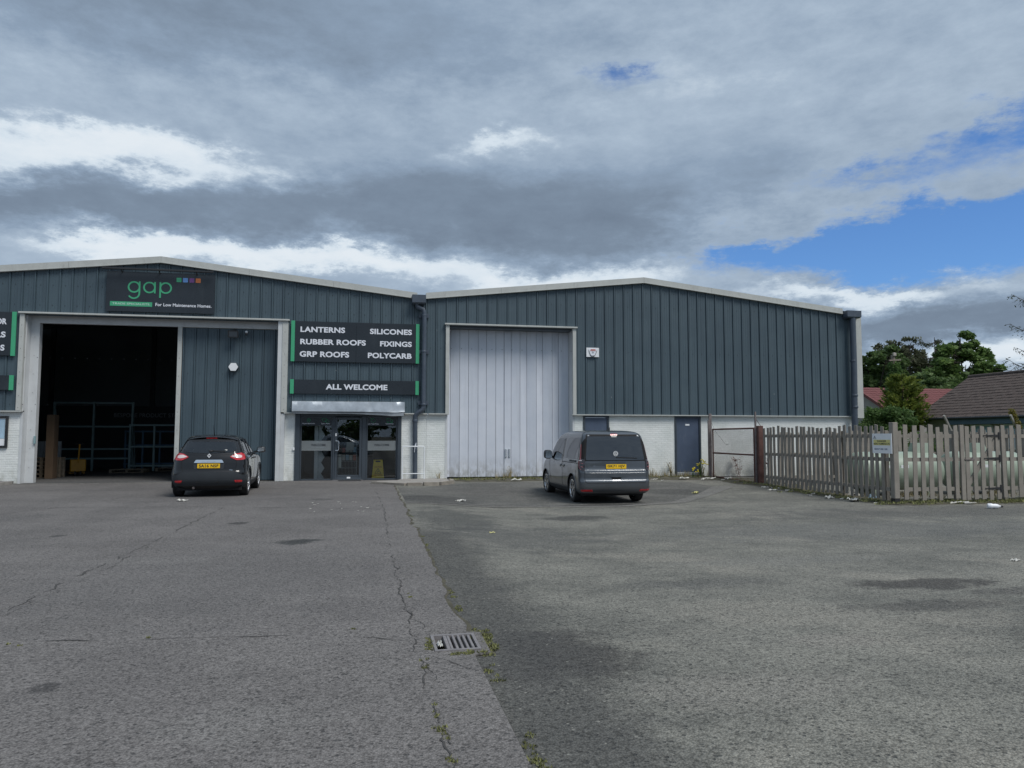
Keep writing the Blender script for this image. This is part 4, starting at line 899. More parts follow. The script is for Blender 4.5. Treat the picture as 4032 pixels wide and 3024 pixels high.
s = thing('poster_case', 'black framed poster case on white brickwork at the left edge', 'poster', (-11.7, 26, 1.1))
m = MB(); frame_bars(m, -12.3, -11.2, 1.13, 2.13, .07, 25.96, 26.03); m.build('frame', 'black_plastic', s); m = MB(); m.box(-12.23, -11.27, 26.0, 26.02, 1.2, 2.06); m.build('poster', 'white_plastic', s)
m = MB(); m.box(-12.2, -11.29, 25.994, 25.998, 1.42, 2.03); m.build('picture', 'paper_blue', s)
s = thing('alarm_sign', 'white plate with alarm picture on the right warehouse cladding', 'sign', (8.0, 25.9, 4.4))
m = MB(); m.bbox(7.76, 8.24, 25.90, 25.93, 4.40, 4.74, .003); m.build('plate', 'white_plastic', s)
m = MB(); m.prism(fillet([(7.84, 4.71), (8.16, 4.71), (8.10, 4.50), (8.06, 4.43), (7.94, 4.43), (7.90, 4.50)], .03), 25.890, 25.899); m.build('shield', 'sign_white', s)
m = MB(); m.prism([(7.835, 4.64), (7.85, 4.64), (7.91, 4.49), (7.945, 4.45), (8.055, 4.45), (8.09, 4.49), (8.15, 4.64), (8.165, 4.64), (8.10, 4.475), (8.06, 4.42), (7.94, 4.42), (7.90, 4.475)], 25.884, 25.889); m.build('shield_edge', 'ink', s)
m = MB(); m.box(7.92, 8.10, 25.884, 25.889, 4.655, 4.685); m.box(7.90, 8.12, 25.884, 25.889, 4.62, 4.64); m.build('print', 'ink_red', s)
m = MB()
for a, b in (((7.97, 4.55), (8.03, 4.55)), ((8.03, 4.55), (8.0, 4.60)), ((8.0, 4.60), (7.97, 4.55))): m.bar((a[0], 25.885, a[1]), (b[0], 25.885, b[1]), .008, .006)
m.build('triangle', 'ink', s)
# fittings on the sliding door
s = thing('floodlight', 'black floodlight at the top of the sliding door', 'floodlight', (-4.55, 26.2, 4.8))
m = MB(); m.add([(-4.70, 26.02, 4.80), (-4.36, 26.02, 4.80), (-4.36, 25.97, 5.03), (-4.70, 25.97, 5.03), (-4.65, 26.18, 4.86), (-4.41, 26.18, 4.86), (-4.41, 26.14, 5.06), (-4.65, 26.14, 5.06)], [(0, 1, 2, 3), (7, 6, 5, 4), (0, 4, 5, 1), (1, 5, 6, 2), (2, 6, 7, 3), (3, 7, 4, 0)]); m.build('housing', 'black_plastic', s)
m = MB(); m.quad((-4.66, 26.009, 4.83), (-4.40, 26.009, 4.83), (-4.40, 25.967, 5.0), (-4.66, 25.967, 5.0)); m.build('lens', 'frame_dark', s); m = MB(); m.bar((-4.53, 26.1, 5.06), (-4.53, 26.32, 5.12), .1, .03); m.build('bracket', 'black_plastic', s)
s = thing('security_camera', 'small white and black sensor beside the floodlight', 'camera', (-4.14, 26.2, 4.95))
m = MB(); m.sell((-4.14, 26.22, 5.03), (.05, .06, .045), .9, 14, 8); m.build('mount', 'white_plastic', s, smooth='all'); m = MB(); m.sell((-4.14, 26.17, 4.945), (.035, .045, .045), .9, 14, 8); m.build('lens', 'black_plastic', s, smooth='all')
s = thing('alarm_box', 'white hexagonal alarm box on the sliding door', 'alarm', (-4.53, 26.3, 3.65))
hx = [(-4.53 + .155 * math.cos(R(a)), 3.83 + .15 * math.sin(R(a))) for a in range(0, 360, 60)]
m = MB(); m.prism(hx, 26.17, 26.31); m.build('cover', 'white_plastic', s); m = MB(); m.prism([(-4.53 + (p[0] + 4.53) * 1.06, 3.82 + (p[1] - 3.83) * 1.06) for p in hx], 26.21, 26.30); m.build('base', 'frame_dark', s)
s = thing('handrail', 'white tubular handrail beside the shop entrance', 'handrail', (1.45, 25.75, 0))
m = MB(); m.tube([(1.13, 25.75, 0), (1.13, 25.75, 1.13), (1.15, 25.75, 1.15), (1.86, 25.75, 1.15), (1.88, 25.75, 1.13), (1.88, 25.75, 0)], .02, 8); m.build('frame', 'white_metal', s, smooth=True); m = MB(); m.tube([(1.13, 25.75, .22), (1.88, 25.75, .22)], .017, 8); m.build('lower_rail', 'white_metal', s, smooth=True)
tag(MB().bbox(-1.0, -.25, 25.55, 25.9, 0.002, .016).build('door_mat', 'floor_mat'), 'dark mat on the tarmac before the shop door', 'mat')
tag(MB().bbox(-2.53, -2.465, 25.985, 26.0, 1.02, 1.12).build('door_bell', 'white_plastic'), 'small white box on brickwork left of the shop entrance', 'bell')

# ------------------------------------------------------------------ inside the shop
s = thing('caution_sign', 'yellow folding wet floor sign behind the right shop window', 'sign', (.32, 26.25, 0.005), world=False)
def cs(mm, y0, y1): mm.add([(-.215, y0, 0), (.215, y0, 0), (.15, y1, .68), (-.15, y1, .68), (-.215, y0 + .02, 0), (.215, y0 + .02, 0), (.15, y1 + .02, .68), (-.15, y1 + .02, .68)], [(0, 1, 2, 3), (7, 6, 5, 4), (0, 4, 5, 1), (1, 5, 6, 2), (2, 6, 7, 3), (3, 7, 4, 0)])
m = MB(); cs(m, -.14, 0); m.build('front_leaf', 'caution_yellow', s); m = MB(); cs(m, .16, .025); m.build('back_leaf', 'caution_yellow', s)
m = MB(); m.prism(fillet([(-.09, .60), (.09, .60), (.075, .65), (-.075, .65)], .015), -.032, -.012); m.build('grip_hole', 'ink', s)
m = MB(); text(m, 'CAUTION', -.13, .13, .415, .455, -.075, .004, .03); text(m, 'WET FLOOR', -.15, .15, .14, .18, -.13, .004, .03); m.build('lettering', 'caution_red', s)
m = MB()
for a, b in (((-.11, .215), (.11, .215)), ((.11, .215), (0, .385)), ((0, .385), (-.11, .215)), ((-.03, .24), (.01, .31)), ((.01, .31), (.045, .25))): m.bar((a[0], -.105, a[1]), (b[0], -.105, b[1]), .014, .012)
m.build('triangle', 'ink', s)
s = thing('display_column', 'white zigzag folded display column behind the left shop window', 'display', (-1.75, 26.6, 0))
m = MB(); zz = [0.02 + i * .19 for i in range(12)]
for i in range(11):
    a, b = zz[i], zz[i + 1]; xa = -1.62 if i % 2 else -1.50; xb = -1.50 if i % 2 else -1.62
    m.add([(-1.72, 26.62, a), (xa, 26.55, a), (xb, 26.55, b), (-1.72, 26.62, b)], [(0, 1, 2, 3)])
m.build('folded_sheet', 'white_plastic', s); m = MB(); m.bbox(-1.86, -1.73, 26.58, 26.66, 0, 2.14); m.build('post', 'white_plastic', s)
s = thing('wire_rack', 'grey wire rack of packets behind the shop door', 'rack', (-.75, 27.2, 0))
m = MB()
for i in range(13): x = -1.05 + i * .05; m.tube([(x, 27.0, .15), (x, 27.0, .62)], .006, 4); 
for z in (.15, .38, .62, .9, 1.2): m.tube([(-1.08, 27.0, z), (-.42, 27.0, z)], .01, 5)
for x in (-1.08, -.42): m.tube([(x, 27.0, 0), (x, 27.0, 1.35)], .012, 5)
m.build('frame', 'galvanised', s)
for i in range(10):
    x = -1.05 + (i % 5) * .125; z = .65 + (i // 5) * .28; m = MB(); m.box(x, x + .105, 26.97, 27.06, z, z + rnd.uniform(.14, .22)); m.build('packet', rnd.choice(('paper', 'ink_red', 'paper_blue', 'cardboard')), s)
tag(MB().bbox(-.78, -.52, 26.9, 26.92, 1.0, 1.3).build('notice', 'paper'), 'pale notice hanging behind the shop door glass', 'notice'); tag(MB().bbox(-1.02, -.92, 26.12, 26.125, .42, .78).build('notice', 'paper'), 'narrow white leaflet low on the shop door', 'notice')
s = thing('shop_counter', 'dark counter deep inside the shop', 'counter', (.3, 29, 0)); MB().bbox(-.9, 1.4, 28.8, 29.4, 0, 1.0).build('front', 'dark_inside', s); MB().bbox(-.95, 1.45, 28.75, 29.45, 1.0, 1.04).build('top', 'galvanised', s)
for i in range(12):
    x = -1.2 + (i % 6) * .42; z = (1.08, 1.48)[i // 6]; tag(MB().bbox(x, x + rnd.uniform(.08, .18), 30.75, 30.9, z, z + rnd.uniform(.12, .3)).build('packet', rnd.choice(('letter_dim', 'paper', 'cardboard', 'rack_teal'))), 'small packet on the dark shelves at the back of the shop', 'packet', 'packets on the shop shelves')

# ------------------------------------------------------------------ inside the warehouse
def rack(label, x0, x1, y, h, bars, uprights, mat, dy=.6):
    s = thing('storage_rack', label, 'rack', (x0, y, 0), 'steel racks in the warehouse')
    for x in np.linspace(x0, x1, uprights):
        m = MB(); m.bbox(x - .04, x + .04, y - .04, y + .04, .02, h); m.build('upright', mat, s)
    for z in bars: m = MB(); m.bbox(x0 - .05, x1 + .05, y - .055, y - .042, z - .035, z + .035); m.build('rail', mat, s)
    for x in (x0, x1): m = MB(); m.bar((x, y, .06), (x, y + dy, .06), .07, .07); m.build('foot', mat, s); m = MB(); m.bar((x, y + dy, .06), (x, y + .06, h * .9), .05, .05); m.build('brace', mat, s)
rack('tall teal steel rack just inside the open door', -13.0, -9.95, 34.2, 2.95, (2.9, 1.9, .95, .55), 3, 'rack_teal')
rack('teal and blue upright frame rack in the middle of the doorway', -9.9, -8.0, 33.8, 2.0, (1.96, 1.05, .25), 3, 'rack_teal')
rack('blue low frame rack behind the teal one', -10.4, -8.3, 34.9, 1.75, (1.7, 1.1, .3), 4, 'rack_blue')
def pallet(label, x, y, z, w=1.2, d=1.0):
    s = thing('pallet', label, 'pallet', (x, y, z), 'wooden pallets in the warehouse')
    for i in range(5): m = MB(); m.box(x, x + w, y + i * (d - .1) / 4, y + i * (d - .1) / 4 + .1, z + .12, z + .142); m.build('board', 'pallet_wood', s)
    for i in range(3): 
        for j in range(3): m = MB(); xx = x + i * (w - .1) / 2; yy = y + j * (d - .1) / 2; m.box(xx, xx + .1, yy, yy + .1, z + .022, z + .119); m.build('block', 'pallet_wood', s)
    for j in range(3): m = MB(); yy = y + j * (d - .1) / 2; m.box(x, x + w, yy, yy + .1, z, z + .021); m.build('board', 'pallet_wood', s)
pallet('wide pallet on the floor at the back of the open doorway', -8.9, 33.9, .003, 2.3, 1.1); pallet('pallet lying beneath the teal frame rack', -10.3, 32.6, .003, 1.3, .9)
for i in range(5): pallet(('bottom', 'second', 'third', 'fourth', 'top')[i] + ' pallet of the low stack beside the door post', -12.0, 29.3, .003 + i * .145, 1.0, .8)
tag(MB().bbox(-8.7, -6.75, 34.0, 34.9, .148, .20).build('sheet_stack', 'letter_dim'), 'flat pale sheets lying on the wide pallet', 'sheets')
tag(MB().bbox(-8.6, -6.7, 36.0, 36.6, .05, .40).build('timber_bundle', 'cardboard'), 'brown boxed bundle at the foot of the back wall', 'box')
tag(MB().bbox(-11.15, -10.90, 28.7, 29.1, .003, 2.25).build('cardboard_tube', 'cardboard'), 'tall brown cardboard box standing by the door post', 'box')
m = MB(); m.bar((-7.06, 34.5, .0), (-6.80, 35.2, 2.2), .05, .03); tag(m.build('leaning_panel', 'white_plastic'), 'thin white strip leaning at the right of the doorway', 'panel')
m = MB(); m.bar((-6.72, 34.6, .0), (-6.6, 35.2, 2.1), .16, .5); tag(m.build('leaning_panel', 'frame_dark'), 'dark sheet leaning behind the thin white strip', 'panel')
m = MB(); m.box(-12.1, -11.3, 30.4, 30.5, .003, 1.3); tag(m.build('sheet_stack', 'letter_dim'), 'pale sheets standing behind the pallet stack', 'sheets')
s = thing('pallet_truck', 'yellow hand pallet truck parked inside the open door', 'pallet truck', (-10.75, 30.6, 0), world=False, rz=R(25))
m = MB(); m.bbox(-.26, .26, -.06, .22, .16, .62, .03); m.build('pump_body', 'truck_yellow', s); m = MB(); m.bar((0, -.05, .5), (0, -.28, 1.2), .05, .05); m.build('handle', 'truck_yellow', s); m = MB(); m.tube([(-.14, -.28, 1.2), (.14, -.28, 1.2)], .02, 6); m.build('grip', 'black_plastic', s)
for x in (-.18, .18): m = MB(); m.bbox(x - .08, x + .08, .22, 1.35, .07, .13); m.build('fork', 'truck_yellow', s)
for x in (-.09, .09): m = MB(); m.lathe([(.03, -.03), (.09, -.03), (.1, -.02), (.1, .02), (.09, .03), (.03, .03)], 'x', 20, (x, 0.0, .102)); w_ = m.build('wheel', 'tyre', s, smooth=True); m = MB(); m.lathe([(0.001, -.034), (.05, -.034), (.05, .034), (.001, .034)], 'x', 14, (x, 0, .102)); m.build('hub', 'steel_bright', w_)

# ------------------------------------------------------------------ vehicles
def pchip(tab):
    x = np.array([p[0] for p in tab], float); y = np.array([p[1] for p in tab], float); h = np.diff(x); dl = np.diff(y) / h; d = np.zeros(len(x))
    for i in range(1, len(x) - 1):
        if dl[i - 1] * dl[i] > 0: w1 = 2 * h[i] + h[i - 1]; w2 = h[i] + 2 * h[i - 1]; d[i] = (w1 + w2) / (w1 / dl[i - 1] + w2 / dl[i])
    d[0], d[-1] = dl[0], dl[-1]
    def f(v):
        v = min(max(v, x[0]), x[-1]); i = min(int(np.searchsorted(x, v, 'right')) - 1, len(x) - 2); t = (v - x[i]) / h[i]
        return float(y[i] * (1 + 2 * t) * (1 - t) ** 2 + d[i] * h[i] * t * (1 - t) ** 2 + y[i + 1] * t * t * (3 - 2 * t) + d[i + 1] * h[i] * t * t * (t - 1))
    return f
class Shell:
    """vehicle skin: a rounded plan outline at every height. +y is forward, the rear axle is at y=0"""
    def __init__(s, w, yr, yf, rx, ry, fx, fy, crown, z0, z1):
        s.w, s.yr, s.yf, s.rx, s.ry, s.fx, s.fy = [pchip(t) for t in (w, yr, yf, rx, ry, fx, fy)]; s.cr = crown; s.z0, s.z1 = z0, z1
    def rear(s, u, z):
        w, yr, rx, ry = s.w(z), s.yr(z), s.rx(z), s.ry(z); a = abs(u); st = w - rx; sg = 1 if u >= 0 else -1
        if a <= st: return Vector((u, yr + s.cr * (a / st) ** 2, z))
        th = (a - st) / ((rx + ry) / 2)
        if th <= math.pi / 2: return Vector((sg * (st + rx * math.sin(th)), yr + s.cr + ry * (1 - math.cos(th)), z))
        return Vector((sg * w, yr + s.cr + ry + (th - math.pi / 2) * (rx + ry) / 2, z))
    def side(s, sg, y, z):
        w, rx, ry = s.w(z), s.rx(z), s.ry(z); y0 = s.yr(z) + s.cr; y1 = s.yf(z) - s.fy(z)
        if y < y0 + ry: c = max(-1, min(1, 1 - (y - y0) / ry)); return Vector((sg * (w - rx + rx * math.sqrt(max(0, 1 - c * c))), y, z))
        if y > y1: c = min(1, (y - y1) / s.fy(z)); return Vector((sg * (w - s.fx(z) + s.fx(z) * math.sqrt(1 - c * c)), y, z))
        return Vector((sg * w, y, z))
    def ring(s, z, n=(7, 9, 64, 7, 6)):
        w, yr, yf, rx, ry, fx, fy = s.w(z), s.yr(z), s.yf(z), s.rx(z), s.ry(z), s.fx(z), s.fy(z); P = []
        for i in range(n[0]): P.append(s.rear((w - rx) * i / n[0], z))
        for i in range(n[1]): P.append(s.rear(w - rx + (rx + ry) / 2 * math.pi / 2 * i / n[1], z))
        ya, yb = yr + s.cr + ry, yf - fy
        for i in range(n[2]): P.append(Vector((w, ya + (yb - ya) * i / n[2], z)))
        for i in range(n[3]): t = math.pi / 2 * i / n[3]; P.append(Vector((w - fx + fx * math.cos(t), yb + fy * math.sin(t), z)))
        for i in range(n[4] + 1): P.append(Vector(((w - fx) * (1 - i / n[4]), yf + .0 * i, z)))
        return P
    def body(s, zs, wheels, Rw, mb=None):
        mb = mb or MB(); rows = []
        for z in zs:
            h = s.ring(z); rows.append(h + [Vector((-p.x, p.y, p.z)) for p in h[-2:0:-1]])
        n = len(rows[0]); V = [p for r_ in rows for p in r_]
        def dist(p): return min(math.hypot(p.y - y, p.z - z) for y, z in wheels)
        ins = [abs(p.x) > .62 and dist(p) < Rw for p in V]; F = []
        for j in range(len(rows) - 1):
            for i in range(n):
                f = (j * n + i, j * n + (i + 1) % n, (j + 1) * n + (i + 1) % n, (j + 1) * n + i)
                if not all(ins[k] for k in f): F.append(f)
        for k, p in enumerate(V):
            if ins[k]:
                yw, zw = min(wheels, key=lambda q: math.hypot(p.y - q[0], p.z - q[1])); d = Vector((p.y - yw, p.z - zw)); d = d.normalized() * Rw if d.length > 1e-4 else Vector((0, Rw))
                V[k] = s.side(1 if p.x > 0 else -1, yw + d.x, max(zw + d.y, s.z0))
        F.append(tuple((len(rows) - 1) * n + i for i in range(n)))
        return mb.add(V, F)
    def patch(s, poly, mode, off=.004, step=.06, skirt=.006):
        """a panel lying on the skin, with turned-in edges. mode: rear, or side 1 / -1"""
        fn = (lambda u, z: s.rear(u, z)) if mode == 'rear' else (lambda u, z: s.side(mode, u, z))
        def P(u, z, o):
            e = .004; p = fn(u, z); a = fn(u + e, z) - fn(u - e, z); b = fn(u, z + e) - fn(u, z - e); nn = a.cross(b)
            nn = nn.normalized() if nn.length > 1e-12 else Vector((0, -1, 0))
            out = Vector((0, -1, 0)) if mode == 'rear' else Vector((mode, 0, 0))
            if mode == 'rear' and abs(p.x) > s.w(z) - s.rx(z): out = Vector((math.copysign(.7, p.x), -.7, 0))
            return p + (nn if nn.dot(out) > 0 else -nn) * o
        vs, fs = fill2d(poly, step); mm = MB(); mm.add([P(v[0], v[1], off) for v in vs], fs); nb = len(poly)
        loop = []
        for i in range(nb):
            a = Vector(poly[i]); b = Vector(poly[(i + 1) % nb]); k = max(1, int((b - a).length / step))
            loop += [tuple(a + (b - a) * q / k) for q in range(k)]
        o = len(mm.v); n = len(loop)
        for p in loop: mm.v += [P(*p, off), P(*p, -skirt)]
        for i in range(n): j = (i + 1) % n; mm.f.append((o + 2 * i, o + 2 * j, o + 2 * j + 1, o + 2 * i + 1))
        return mm
    def line(s, pts, mode, w=.004, off=.0015, close=False, step=.04):
        fn = (lambda u, z: s.rear(u, z)) if mode == 'rear' else (lambda u, z: s.side(mode, u, z)); mm = MB(); P = []
        q = pts + ([pts[0]] if close else [])
        for a, b in zip(q, q[1:]):
            k = max(1, int(math.dist(a, b) / step)); P += [(a[0] + (b[0] - a[0]) * i / k, a[1] + (b[1] - a[1]) * i / k) for i in range(k)]
        P.append(q[-1]); mm.tube([fn(*p) for p in P], w, 5); return mm
def mirror_poly(p): return [(-x, z) for x, z in p][::-1]
def wheel(parent, x, y, r, w, sg, spokes, style):
    o = MB(); rr = r * .70
    o.lathe([(rr, -w * .46), (rr + .02, -w * .5), (r * .90, -w * .52), (r * .975, -w * .46), (r, -w * .34), (r, -.062), (r - .008, -.058), (r - .008, -.05), (r, -.046), (r, -.008), (r - .008, -.004), (r - .008, .004), (r, .008), (r, .046), (r - .008, .05), (r - .008, .058), (r, .062), (r, w * .34), (r * .975, w * .46), (r * .90, w * .52), (rr + .02, w * .5), (rr, w * .46)], 'x', 40, (x, y, r))
    ty = o.build('wheel', 'tyre', parent, smooth=True)
    m = MB(); e = sg * w * .5
    m.lathe([(rr + .004, x_) for x_ in (-w * .47, w * .47)], 'x', 40, (x, y, r)); m.lathe([(rr + .006, e * .98), (rr - .014, e * 1.0), (rr - .022, e * .8)], 'x', 40, (x, y, r)); m.lathe([(.001, e * .80), (.045, e * .84), (.06, e * .7)], 'x', 24, (x, y, r))
    for k in range(spokes):
        for dlt in ((-.13, .13) if style == 'pair' else (0,)):
            a = 2 * math.pi * k / spokes + .3; a0 = a + dlt * .5; a1 = a + dlt
            p0 = Vector((x + e * .80, y + .04 * math.cos(a0), r + .04 * math.sin(a0))); p1 = Vector((x + e * .88, y + (rr - .008) * math.cos(a1), r + (rr - .008) * math.sin(a1)))
            m.bar(p0, p1, .035 if style == 'pair' else .055, .022, up=(1, 0, 0))
    m.build('rim', 'alloy', ty, smooth=True)
    m = MB(); m.lathe([(.002, x + e * .30 - x), (rr, e * .30)], 'x', 24, (x, y, r)); m.build('brake_disc', 'under', ty)
def text_on(shell, body, u0, u1, z0, z1, off, weight=.02):
    vs, fs = text_polys(body, weight, 1.04); ax = min(v[0] for v in vs); bx = max(v[0] for v in vs); ay = min(v[1] for v in vs); by = max(v[1] for v in vs); mm = MB()
    out = []
    for v in vs:
        u = u0 + (v[0] - ax) / (bx - ax) * (u1 - u0); z = z0 + (v[1] - ay) / (by - ay) * (z1 - z0); p = shell.rear(u, z); out.append((p.x, p.y - off - (.003 if v[2] > 0 else 0), p.z))
    return mm.add(out, fs)
def arch_wells(parent, sh, wheels, Rw, track):
    for (yw, zw) in wheels:
        for sg in (-1, 1):
            m = MB(); A = [R(a) for a in range(-25, 206, 11)]
            for x in (sg * (track - .28), sg * (track + .10)):
                m.v += [(x, yw + Rw * 1.01 * math.cos(a), zw + Rw * 1.01 * math.sin(a)) for a in A]
            n = len(A); m.f += [(i, i + 1, n + i + 1, n + i) for i in range(n - 1)] + [tuple(range(n))]
            m.build('wheel_well', 'under', parent)
def plate(parent, sh, z0, z1, hw, reg, tilt_y):
    m = MB(); m.prism(fillet([(-hw, z0), (hw, z0), (hw, z1), (-hw, z1)], .008), tilt_y - .008, tilt_y); p = m.build('number_plate', 'plate_yellow', parent)
    m = MB(); text(m, reg, -hw * .86, hw * .86, z0 + .018, z1 - .016, tilt_y - .0085, .0015, .03, 1.08); m.build('lettering', 'ink', p)

def crossover(name, label, loc, rz, body_paint, reg):
    s = thing(name, label, 'car', loc, world=False, rz=rz)
    sh = Shell(w=[(.20, .78), (.30, .845), (.5, .882), (.78, .889), (.92, .878), (1.0, .835), (1.08, .775), (1.2, .725), (1.40, .635), (1.46, .595), (1.51, .52), (1.545, .38), (1.562, .22)],
               yr=[(.20, -.46), (.30, -.57), (.40, -.645), (.60, -.655), (.66, -.625), (.85, -.605), (.98, -.575), (1.08, -.52), (1.2, -.44), (1.40, -.285), (1.46, -.225), (1.51, -.08), (1.545, .25), (1.562, .7)],
               yf=[(.20, 3.30), (.30, 3.40), (.5, 3.45), (.7, 3.44), (.85, 3.34), (.95, 3.0), (1.0, 2.6), (1.06, 2.28), (1.2, 1.98), (1.4, 1.52), (1.5, 1.22), (1.545, 1.0), (1.562, .9)],
               rx=[(.2, .22), (.6, .26), (.95, .28), (1.1, .22), (1.45, .2), (1.5, .2), (1.562, .1)], ry=[(.2, .25), (.6, .36), (.95, .42), (1.1, .36), (1.45, .28), (1.562, .1)],
               fx=[(.2, .4), (.9, .5), (1.1, .3), (1.5, .25), (1.562, .1)], fy=[(.2, .4), (.9, .55), (1.1, .35), (1.5, .3), (1.562, .08)], crown=.05, z0=.2, z1=1.562)
    wheels = [(0, .335), (2.606, .335)]; Rw = .405
    zs = list(np.arange(.20, 1.44, .022)) + list(np.arange(1.445, 1.51, .011)) + list(np.linspace(1.512, 1.562, 9))
    sh.body(zs, wheels, Rw).build('body', body_paint, s, smooth='all'); arch_wells(s, sh, wheels, Rw, .78)
    m = MB(); m.box(-.76, .76, -.42, 3.2, .16, .50); m.build('underbody', 'under', s)
    # lower plastic: bumper, sills, arch edges
    bp = fillet([(-1.02, .285), (1.02, .285), (1.02, .545), (.78, .545), (.62, .615), (-.62, .615), (-.78, .545), (-1.02, .545)], .05)
    bo = sh.patch(bp, 'rear', .012, .06, .02).build('rear_bumper', 'car_plastic', s, smooth=True)
    sh.patch(fillet([(-.66, .295), (.66, .295), (.60, .40), (.48, .435), (-.48, .435), (-.60, .40)], .05), 'rear', .022, .06, .01).build('diffuser', 'car_plastic', bo, smooth=True)
    for x in (-.25, .22): p = sh.rear(x, .37); MB().box(x - .03, x + .03, p.y - .032, p.y - .01, .36, .385).build('tow_cover', 'under', bo)
    for sg in (-1, 1):
        pl = fillet([(.62, .37), (.79, .375), (.80, .415), (.60, .42)], .02); sh.patch(pl if sg > 0 else mirror_poly(pl), 'rear', .026, .04, .015).build('reflector', 'lamp_red', bo)
        sh.patch([(.42, .205), (2.18, .205), (2.18, .34), (.42, .34)], sg, .012, .1, .01).build('sill_cladding', 'car_plastic', s, smooth=True)
        for yw, zw in wheels:
            m = MB(); A = [R(a) for a in range(-18, 199, 6)]; P = [sh.side(sg, yw + Rw * math.cos(a), max(.2, zw + Rw * math.sin(a))) for a in A]; m.tube([p + Vector((sg * -.002, 0, 0)) for p in P], .024, 6); m.build('arch_trim', 'car_plastic', s, smooth=True)
            wheel(s, sg * .775, yw, .335, .205, sg, 8, 'single')
    # tailgate joint, rear window, spoiler
    sh.line([(-.60, .625), (-.655, .80), (-.63, .90)], 'rear', .005).build('panel_gap', 'gap_dark', s); sh.line([(.60, .625), (.655, .80), (.63, .90)], 'rear', .005).build('panel_gap', 'gap_dark', s)
    surround = fillet([(-.74, 1.12), (-.66, 1.045), (0, 1.03), (.66, 1.045), (.74, 1.12), (.585, 1.425), (-.585, 1.425)], .06); 
    sh.patch(surround, 'rear', .004, .06).build('window_surround', 'paint_black', s, smooth=True)
    rw = sh.patch(fillet([(-.66, 1.175), (-.52, 1.095), (0, 1.07), (.52, 1.095), (.66, 1.175), (.55, 1.355), (-.55, 1.355)], .05), 'rear', .010, .06).build('rear_window', 'car_glass', s, smooth=True)
    sh.patch(fillet([(-.60, 1.20), (-.46, 1.13), (0, 1.11), (.46, 1.13), (.60, 1.20), (.50, 1.33), (-.50, 1.33)], .05), 'rear', .006, .06).build('window_tint', 'seat_dark', rw, smooth=True)
    for x, w_ in ((-.40, .10), (.33, .07)): p = sh.rear(x, 1.155); MB().add([(x, p.y - .013, 1.145), (x + w_, p.y - .013, 1.145), (x + w_, p.y - .001, 1.17), (x, p.y - .001, 1.17)], [(0, 1, 2, 3)]).build('sticker', 'paper', rw)
    m = MB(); a = sh.rear(.02, 1.13); b = sh.rear(.36, 1.125); m.bar(a + Vector((0, -.028, .01)), b + Vector((0, -.026, 0)), .02, .035); m.sell(tuple(a + Vector((0, -.025, 0))), (.05, .02, .03), .7, 12, 8); m.build('rear_wiper', 'black_plastic', rw)
    m = MB(); n = 24; prof = [(.0, .0), (-.10, -.012), (-.125, -.03), (-.11, -.048), (.02, -.055)]
    for i in range(n + 1):
        t = -1 + 2 * i / n; x = .60 * t; y0 = -.15 + .10 * abs(t) ** 3; z0 = 1.508 - .075 * abs(t) ** 2.4
        m.v += [(x, y0 + py, z0 + pz) for py, pz in prof]
    k = len(prof); m.f += [(i * k + j, (i + 1) * k + j, (i + 1) * k + (j + 1) % k, i * k + (j + 1) % k) for i in range(n) for j in range(k)] + [tuple(range(k)), tuple(n * k + j for j in range(k))]
    sp_ = m.build('roof_spoiler', body_paint, s, smooth=True); MB().box(-.13, .13, -.262, -.225, 1.445, 1.462).build('brake_light', 'lamp_red', sp_)
    # tail lamps
    for sg in (-1, 1):
        po = fillet([(.47, .985), (.60, 1.055), (.80, 1.085), (.92, 1.04), (.915, .925), (.80, .905), (.64, .905), (.55, .94)], .03); iw = fillet([(.50, .99), (.62, 1.035), (.73, 1.03), (.80, 1.01), (.80, .965), (.72, .95), (.62, .96)], .025)
        lo_ = sh.patch(po if sg > 0 else mirror_poly(po), 'rear', .016, .03, .02).build('tail_lamp', 'lamp_red', s, smooth=True); sh.patch(iw if sg > 0 else mirror_poly(iw), 'rear', .020, .03, .004).build('lens', 'lamp_clear', lo_, smooth=True)
    # chrome bar, plate, badge
    sh.patch(fillet([(-.345, .842), (.345, .842), (.30, .915), (-.30, .915)], .02), 'rear', .026, .05, .02).build('chrome_bar', 'chrome', s, smooth=True)
    text_on(sh, 'CAPTUR', -.17, .17, .858, .885, .030, .01).build('bar_lettering', 'galvanised', s) if reg else None
    sh.patch(fillet([(-.34, .69), (.34, .69), (.36, .84), (-.36, .84)], .03), 'rear', .003, .06).build('plate_recess', 'car_plastic', s)
    if reg: plate(s, sh, .715, .826, .262, reg, sh.rear(0, .77).y - .012); text_on(sh, 'TCe', .48, .55, .655, .678, .004, .02).build('badge_lettering', 'chrome', s)
    y = sh.rear(0, 1.0).y - .02; dm = [(0, .962), (.048, 1.018), (0, 1.074), (-.048, 1.018)]; di = [(0, .995), (.020, 1.018), (0, 1.041), (-.020, 1.018)]; m = MB()
    for i in range(4): j = (i + 1) % 4; m.prism([dm[i], dm[j], di[j], di[i]], y - .012, y + .02)
    m.build('badge', 'badge_silver', s)
